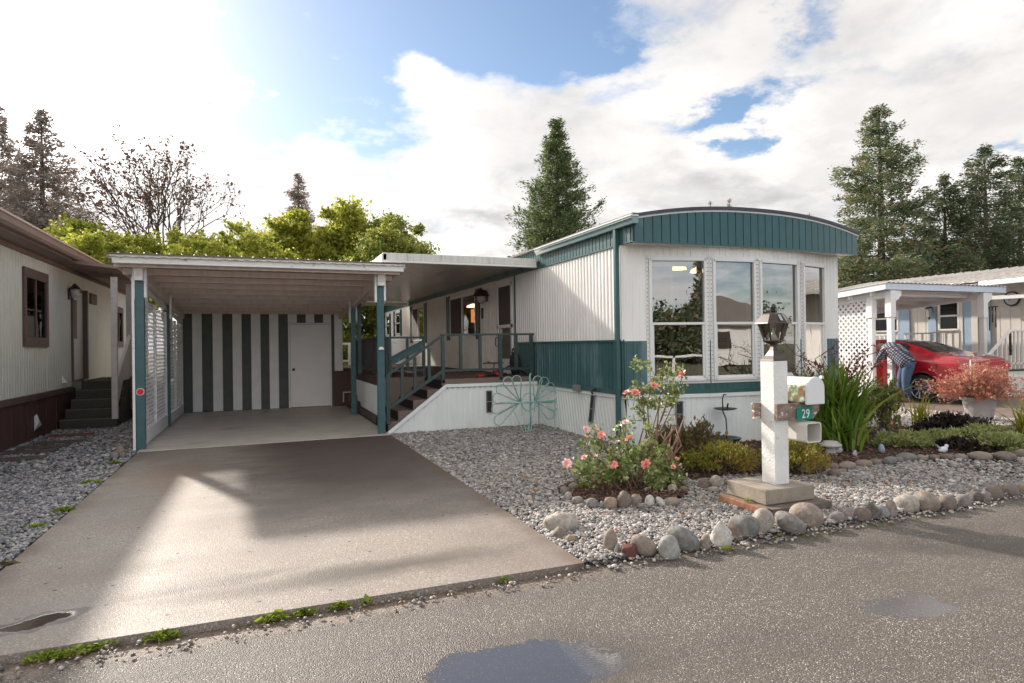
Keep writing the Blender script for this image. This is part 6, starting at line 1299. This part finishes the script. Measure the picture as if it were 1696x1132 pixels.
# ================================================================== GARDEN PLANTS
def bush(label, cat, x, y, rx, ry, h, m, n, lsize, group=None, name='shrub', stems=30, sm=None, z0=.0, elong=2.2, up=.6, shell=.45, D0=None):
    t_ = thing(name, label, cat, (x, y, z0), group); mb = MB()
    for k in range(stems):
        a = RS.rand()*6.28; f = RS.rand()**.5; mb.tube([(x+RS.randn()*.03*rx/.3, y+RS.randn()*.03, z0), (x+rx*f*.5*math.cos(a), y+ry*f*.5*math.sin(a), z0+h*.5), (x+rx*f*.9*math.cos(a), y+ry*f*.9*math.sin(a), z0+h*(1-.35*f*f)*.92)], [.006, .004, .002], 4, caps=False)
    mb.build('stems', sm or BARK, t_)
    cl = []; k = 0
    nc = max(12, n//90)
    for c_ in range(nc):
        a = RS.rand()*6.28; f = RS.rand()**.5; z = z0+h*(.15+.85*RS.rand()**(shell))*math.sqrt(max(.05, 1-.80*f*f)); c = np.array([x+rx*f*math.cos(a), y+ry*f*math.sin(a), z*.93]); q = RS.randn(n//nc, 3)*np.array([rx*.13, ry*.13, h*.09]); cl.append(c+q)
    P = np.concatenate(cl); P[:, 2] = np.maximum(P[:, 2], z0+.015); D = (P-np.array([x, y, z0]))/max(rx, h)*1.2+np.array([0, 0, up])
    leaves('foliage', P, lsize, m, t_, elong, D, .55)['kind'] = 'stuff'; return t_
L_HE = leafmat('heather_leaf', (.12, .14, .02), (.36, .33, .06), (.45, .20, .09), .35, f3=.85)
L_BR = leafmat('brown_shrub_leaf', (.08, .075, .03), (.17, .14, .06), (.28, .13, .10), .25, f3=.85)
L_SE = leafmat('sedum_pale_green', (.20, .24, .07), (.44, .46, .20), (.15, .22, .05), .3, f3=.92)
L_BK = leafmat('black_green_leaf', (.012, .010, .010), (.045, .030, .026), (.10, .08, .05), .1, f3=.93)
L_RO = leafmat('rose_leaf', (.10, .15, .05), (.28, .34, .11), (.50, .50, .28), .4, .3)
L_SA = leafmat('salmon_leaf', (.38, .12, .08), (.58, .26, .18), (.60, .47, .30), .4)
L_WE = leafmat('weed_leaf', (.12, .18, .02), (.33, .40, .06), None, .4)
L_RT = leafmat('red_tip_leaf', (.09, .12, .03), (.24, .25, .07), (.40, .06, .03), .3, f3=.82)
RS.seed(50)
bush('brownish green wiry shrub behind the rose bushes', 'shrub', 4.72, 6.15, .42, .38, .52, L_BR, 5200, .045, stems=60)
bush('low yellow green heather left of the mailbox post', 'shrub', 4.75, 5.62, .40, .30, .34, L_HE, 6500, .026, stems=30, group='low heather shrubs')
bush('dense yellow green heather right of the mailbox post', 'shrub', 5.42, 5.22, .33, .30, .40, L_HE, 7000, .026, stems=30, group='low heather shrubs')
bush('small low olive shrub between the bird bath and the heather', 'shrub', 5.05, 6.5, .30, .22, .20, L_BR, 2200, .035, stems=20)
q = GZ(1465, 722, 0); bush('loose green shrub with red tips right of the tall grass', 'shrub', q[0], q[1], .28, .26, .92, L_RT, 2000, .055, stems=26, up=.8)
for px_, py_, rx, h, m, n_, ls, lab in ((1500, 740, .40, .22, L_SE, 3800, .04, 'pale green ground plant left of the black leaved plant'), (1575, 722, .62, .34, L_BK, 5200, .05, 'blackish leaved low plant on the mulch bed'), (1560, 738, .38, .22, L_SE, 3600, .042, 'pale green plant clump just behind the white dove'), (1592, 744, .36, .16, L_BK, 2600, .045, 'dark leaved patch right behind the white dove'), (1620, 735, .60, .27, L_SE, 5600, .042, 'widest pale green plant clump right of the dove'), (1660, 746, .42, .22, L_SE, 3400, .042, 'pale green clump nearest the right end of the stone border')):
    q = GZ(px_, py_, 0); bush(lab, 'plant', q[0], q[1], rx, .28, h, m, n_, ls, stems=14, shell=.6, name='ground_plant', group='low plants in the right bed')
# blades
def blades(label, x, y, r_, n, L0, L1, m, w=.016, lean=.6, name='ornamental_grass', cat='grass', zt=0, plume=None, group=None, bias=(0, 0)):
    t_ = thing(name, label, cat, (x, y, 0), group); V = []; Fc = []; S_ = 7
    for k in range(n):
        a = RS.rand()*6.28; b0 = np.array([x+r_*RS.randn()*.45, y+r_*RS.randn()*.45, 0.]); L = RS.uniform(L0, L1); ln = lean*RS.uniform(.15, 1.15)**1.2; d = np.array([math.cos(a)+bias[0], math.sin(a)+bias[1], 0]); sd = np.array([-d[1], d[0], 0])/max(.1, np.linalg.norm(d)); sd = sd*.7+RS.randn(3)*np.array([.4, .4, 0]); sd /= np.linalg.norm(sd)
        base = len(V)
        for s in range(S_+1):
            f = s/S_; p = b0+d*L*ln*f**1.8+np.array([0, 0, L*(f-.30*ln*f**2.6*1.3)]); ww = w*(1-f**2.2)*(.6+.8*min(1, f*4))*.5+.0008
            V += [p-sd*ww, p+sd*ww]
        for s in range(S_): Fc.append((base+2*s, base+2*s+1, base+2*s+3, base+2*s+2))
    put('blades', V, Fc, m, t_)['kind'] = 'stuff'
    if plume:
        mb = MB(); P = []
        for k in range(plume):
            a = RS.rand()*6.28; L = L1*RS.uniform(.95, 1.2); d = np.array([math.cos(a)+bias[0], math.sin(a)+bias[1], 0]); ln = RS.uniform(.25, .65); pts = [np.array([x+RS.randn()*.1, y+RS.randn()*.1, 0])+d*L*ln*(f**1.9)+np.array([0, 0, L*(f-.22*ln*f**3)]) for f in [i/8 for i in range(9)]]
            mb.tube(pts, [.005]*9, 4, caps=False); e = pts[-1]; pe = pts[-3]
            for j in range(22): f = j/22; c = pe+(e-pe)*f*1.2; P.append(c+RS.randn(3)*.012)
            for br in range(2):
                u = (e-pe)/np.linalg.norm(e-pe)+RS.randn(3)*.5; q_ = pe+u*.16; mb.tube([pe, q_], [.004, .002], 4, caps=False); P += [pe+(q_-pe)*j/10+RS.randn(3)*.01 for j in range(10)]
        mb.build('flower_stalk', mat('bronze_stalk', (.16, .06, .04), .7), t_); leaves('seed_pods', np.array(P), .028, L_RT2, t_, 1.6)['kind'] = 'stuff'
    return t_
L_RT2 = leafmat('bronze_pod', (.10, .035, .03), (.20, .08, .06), None, .2)
G_BL = leafmat('grass_blade', (.07, .13, .015), (.20, .31, .045), (.42, .42, .10), .4, .4, .93)
G_YE = leafmat('yellow_grass_blade', (.22, .24, .03), (.48, .42, .08), (.55, .25, .06), .4, .4, .85)
RS.seed(60)
blades('big clump of tall green sword leaved plant right of the mailboxes', 7.45, 6.42, .30, 420, .75, 1.32, G_BL, .036, .62, plume=16)
blades('drooping outer leaves of green sword plant behind the mushroom', 7.15, 6.1, .2, 90, .45, .75, G_BL, .03, 1.0)
q = GZ(1528, 712, 0); blades('small tuft of yellow grass behind the black leaved plant', q[0], q[1], .12, 60, .35, .62, G_YE, .016, .5)
q = GZ(1712, 738, 0); blades('spiky yellow orange grass clump at the right edge', q[0], q[1], .15, 80, .5, .85, G_YE, .025, .8, name='spiky_grass')
# potted shrub
px_, py_ = 11.98, 7.3; pot = thing('potted_shrub', 'big grey pot with twiggy salmon red shrub before the red car', 'potted plant', (px_, py_, 0))
POTM = mat('pale_grey_pot', (.36, .34, .34), .6, .06, 6, dirt=(.24, .21, .2), dscale=4, dlo=.5, dhi=.8)
MB().lathe((px_, py_, 0), [(.19, 0), (.20, .02), (.235, .22), (.26, .34), (.30, .36), (.305, .39), (.29, .40), (.27, .37), (.0, .35)], 28).build('pot', POTM, pot)
mb = MB(); P = []
RS.seed(70)
for k in range(150):
    a = RS.rand()*6.28; el = RS.uniform(.15, 1.35); L = RS.uniform(.34, .60)*(1.12 if abs(math.cos(a)) > .5 else .85); d = np.array([math.cos(a)*math.cos(el)*1.25, math.sin(a)*math.cos(el), math.sin(el)*.95]); p0 = np.array([px_+RS.randn()*.09, py_+RS.randn()*.09, .38]); pm = p0+d*L*.5+RS.randn(3)*.03; pe = p0+d*L+RS.randn(3)*.04+np.array([0, 0, -.06*math.cos(el)])
    mb.tube([p0, pm, pe], [.006, .004, .002], 4, caps=False)
    for j in range(4): f = RS.uniform(.4, .95); s = p0+(pe-p0)*f; e = s+(d+RS.randn(3)*.5)*.16; mb.tube([s, e], [.003, .0015], 3, caps=False); P += [s+(e-s)*t_ for t_ in RS.rand(7)]+[e+RS.randn(3)*.02 for _ in range(5)]
mb.build('twigs', mat('tan_twig', (.30, .19, .13), .7), pot); leaves('foliage', np.array(P)+RS.randn(len(P), 3)*.012, .036, L_SA, pot, 1.8)['kind'] = 'stuff'
# ================================================================== ROSES
PK = [mat('rose_pink', (.90, .36, .36), .45, island=.16), mat('rose_coral', (.92, .38, .32), .45, island=.16), mat('rose_pale', (.92, .58, .55), .45, island=.12)]
STEMM = mat('rose_cane', (.17, .10, .06), .6, .3, 20); STEMG = mat('rose_green_cane', (.10, .13, .04), .6)
def rose_flower(c, r_, m, parent):
    r_ = r_*1.28
    V = []; Fc = []; c = np.array(c, float)
    up = np.array([RS.randn()*.5-.2, -.55+RS.randn()*.4, .75]); up /= np.linalg.norm(up); e1 = np.cross(up, [0, 1, .1]); e1 /= np.linalg.norm(e1); e2 = np.cross(up, e1)
    for ring, (np_, rr, tilt, sz) in enumerate(((3, .12, 1.35, .42), (5, .28, 1.15, .55), (6, .5, .8, .62), (7, .70, .35, .62))):
        for k in range(np_):
            a = 6.283*k/np_+ring*.7+RS.randn()*.1; rad = e1*math.cos(a)+e2*math.sin(a); tan = np.cross(up, rad); dr = rad*math.cos(tilt)+up*math.sin(tilt); b = c+rad*rr*r_*.55+up*r_*(.1*(3-ring)-.1); w = r_*sz; base = len(V)
            V += [b-tan*w*.3, b+tan*w*.3, b+dr*w*.7+tan*w*.55, b+dr*w*.7-tan*w*.55, b+dr*w*1.12+rad*w*.25+tan*w*.25, b+dr*w*1.12+rad*w*.25-tan*w*.25]; Fc += [(base, base+1, base+2, base+3), (base+3, base+2, base+4, base+5)]
    return put('rose_flower', V, Fc, m, parent, True)
def rose_bush(label, base, canes, flowers, nl, leafr, lowz, seed, lay):
    RS.seed(seed); t_ = thing('rose_bush', label, 'rose bush', (base[0], base[1], 0), 'rose bushes in the stone ring'); mb = MB(); P = []
    for tip in canes:
        b = np.array([base[0]+RS.randn()*.07, base[1]+RS.randn()*.07, 0]); tip = np.array(tip, float); m1 = b+(tip-b)*.35+np.array([RS.randn()*.03, RS.randn()*.03, .05]); m2 = b+(tip-b)*.7+RS.randn(3)*.03
        mb.tube([b, m1, m2, tip], [.011, .009, .006, .003], 6, caps=False)
        for j in range(5):
            f = RS.uniform(lowz, 1); s = b+(tip-b)*f; e = s+np.array([RS.randn()*.09, RS.randn()*.09, RS.uniform(0, .10)]); mb.tube([s, e], [.004, .002], 4, caps=False); n_ = nl; P.append(s+(e-s)*RS.uniform(.2, 1.1, n_)[:, None]+RS.randn(n_, 3)*leafr)
    mb.build('canes', STEMM, t_); P = np.concatenate(P); P[:, 2] = np.maximum(P[:, 2], .03)
    leaves('foliage', np.concatenate([P, P+RS.randn(*P.shape)*.022]), .038, L_RO, t_, 1.5, None, 1.)['kind'] = 'stuff'
    for (fx_, fy_, s, m) in flowers: c = GY(fx_, fy_, lay); rose_flower(c, s, PK[m], t_); e = MB().tube([c-np.array([0, 0, .01]), c+np.array([RS.randn()*.03, .02, -.14])], [.004, .004], 4).build('flower_stem', STEMG, t_)
    return t_
cY = lambda px_, py_, Y_: tuple(GY(px_, py_, Y_))
rose_bush('tall rose bush with pink roses above the other roses', (3.80, 5.62), [cY(1062, 600, 5.6), cY(1052, 625, 5.6), cY(1075, 640, 5.65), cY(1100, 605, 5.6), cY(1122, 610, 5.6), cY(1112, 640, 5.6), cY(1130, 625, 5.55), cY(1062, 668, 5.6), cY(1108, 660, 5.7), cY(1085, 620, 5.6)],
          [(1052, 651, .040, 0), (1038, 651, .030, 1), (1083, 639, .032, 1), (1130, 620, .036, 0)], 9, .026, .72, 81, 5.52)
rose_bush('bushy rose with pink roses at the front of the stone ring', (3.42, 5.42), [cY(975, 715, 5.4), cY(990, 712, 5.4), cY(1000, 722, 5.4), cY(1030, 705, 5.4), cY(1040, 725, 5.4), cY(1015, 740, 5.35), cY(1060, 735, 5.4), cY(965, 745, 5.3), cY(985, 760, 5.3), cY(1050, 760, 5.3), cY(1020, 770, 5.25), cY(1075, 700, 5.5)],
          [(971, 712, .028, 2), (987, 712, .026, 2), (996, 721, .028, 1), (970, 724, .024, 2), (1036, 700, .026, 2), (1042, 727, .034, 1), (1023, 733, .022, 2), (986, 757, .022, 2), (968, 758, .024, 2)], 12, .034, .25, 82, 5.30)
rose_bush('low spreading rose with a large pale pink rose at far left', (3.22, 5.35), [cY(940, 770, 5.25), cY(952, 775, 5.25), cY(965, 790, 5.2), cY(1000, 780, 5.2), cY(1010, 790, 5.15)], [(939, 768, .034, 2), (1017, 770, .026, 0), (1010, 771, .022, 1)], 8, .030, .5, 83, 5.18)
rose_bush('rose with a single coral rose right of the ring centre', (3.78, 5.35), [cY(1070, 768, 5.3), cY(1090, 775, 5.3), cY(1110, 765, 5.35), cY(1060, 790, 5.2), cY(1100, 795, 5.25), cY(1085, 800, 5.2), cY(1120, 785, 5.35), cY(1095, 745, 5.4)], [(1070, 769, .036, 1), (1115, 774, .02, 1), (1127, 771, .02, 2), (1121, 760, .016, 1)], 13, .036, .3, 84, 5.20)
# old twisted canes
mb = MB(); RS.seed(90)
for k in range(9):
    b = np.array([3.95+RS.randn()*.05, 5.62+RS.randn()*.05, 0]); e = np.array(cY(1115+RS.randn()*9, 705+RS.randn()*12, 5.75)); m1 = b+(e-b)*.4+RS.randn(3)*.05; m2 = b+(e-b)*.75+RS.randn(3)*.05; mb.tube([b, m1, m2, e], [.017, .014, .010, .006], 6)
tag(mb.build('old_rose_canes', mat('twisted_cane', (.24, .14, .10), .7, .3, 20), None), 'bare twisted brown canes between the roses and the brownish shrub', 'stems')
# ================================================================== WEEDS
RS.seed(95)
def weed(label, x, y, r_, n, z, ls=.03, group='weeds along the driveway edge', m=None):
    t_ = thing('weed', label, 'weed', (x, y, z), group); a = RS.rand(n)*6.28; f = RS.rand(n)**.6; P = np.stack([x+r_*f*np.cos(a), y+r_*.42*f*np.sin(a), z+.006+RS.rand(n)*.03*(1.2-f)], 1); D = np.stack([np.cos(a), np.sin(a), .45+0*a], 1)
    leaves('foliage', P, ls, m or L_WE, t_, 2.0, D, .4)['kind'] = 'stuff'
for px_, py_, r_, n_, lab in ((75, 1091, .10, 150, 'leafy green weed nearest the bottom left corner'), (120, 1083, .10, 110, 'small weeds right of the bottom left weed clump'), (165, 1072, .09, 60, 'sparse weeds between the left clumps at the driveway edge'), (270, 1053, .085, 170, 'dense green weed clump below the driveway, left of centre'), (452, 1023, .085, 170, 'green weed clump left of the pair under the driveway edge'),
        (503, 1013, .06, 130, 'compact green weed right beside the wider clump'), (563, 1003, .06, 140, 'upright leafy weed near the middle of the driveway edge'), (605, 997, .035, 30, 'tiny weed right of the upright leafy one'), (828, 957, .05, 50, 'small weed near the right corner of the driveway')):
    q = GZ(px_, py_, -.035); weed(lab, q[0], min(q[1], 3.69), r_, n_, -.037)
for px_, py_, r_, n_, lab in ((190, 768, .22, 200, 'grass tufts by the front left carport post'), (150, 800, .2, 200, 'grass tufts midway along the left driveway edge'), (110, 845, .2, 260, 'largest green tuft along the left driveway edge'), (62, 872, .10, 90, 'small pale tuft on the gravel left of the driveway'), (15, 935, .1, 110, 'brownish grass tuft at the left edge near the driveway')):
    q = GZ(px_, py_, 0); weed(lab, min(q[0], -1.66), q[1], .09, n_, -.01, .035, 'grass tufts left of the driveway', L_WE if px_ > 30 else L_BR)
q = GZ(970, 808, 0); weed('bright green weed inside the left of the rose ring', q[0], q[1], .09, 110, .01, .04, 'weeds in the garden', L_WE)
q = GZ(1240, 826, 0); weed('creeping weed on the frame board left of the mailbox pad', 3.93, 4.3, .05, 60, .06, .02, 'weeds in the garden', L_WE)
q = GZ(1197, 905, 0); weed('green sprout at the foot of the white pointed stone', q[0]+.03, q[1], .05, 50, -.03, .025, 'weeds in the garden', L_WE)
q = GZ(1290, 884, 0); weed('dark green sprout between two stones under the mailbox pad', q[0], q[1]-.0, .03, 40, -.03, .02, 'weeds in the garden', L_GR)
# fallen leaves and debris
P = np.stack([RS.uniform(-1.5, 2.1, 420), RS.uniform(3.50, 3.70, 420), -.033+RS.rand(420)*.01], 1); leaves('dry_debris', P, .02, leafmat('dry_debris', (.10, .05, .03), (.28, .17, .10), None, .1), None, 3.)['kind'] = 'stuff'
P = np.stack([RS.uniform(2.1, 6.5, 260), RS.uniform(3.8, 6.5, 260), .012+RS.rand(260)*.008], 1); P = P[~inside(MPOLY, P)]; leaves('fallen_leaves', P, .03, leafmat('fallen_leaf', (.25, .08, .03), (.45, .22, .10), None, .2), None, 1.6)['kind'] = 'stuff'
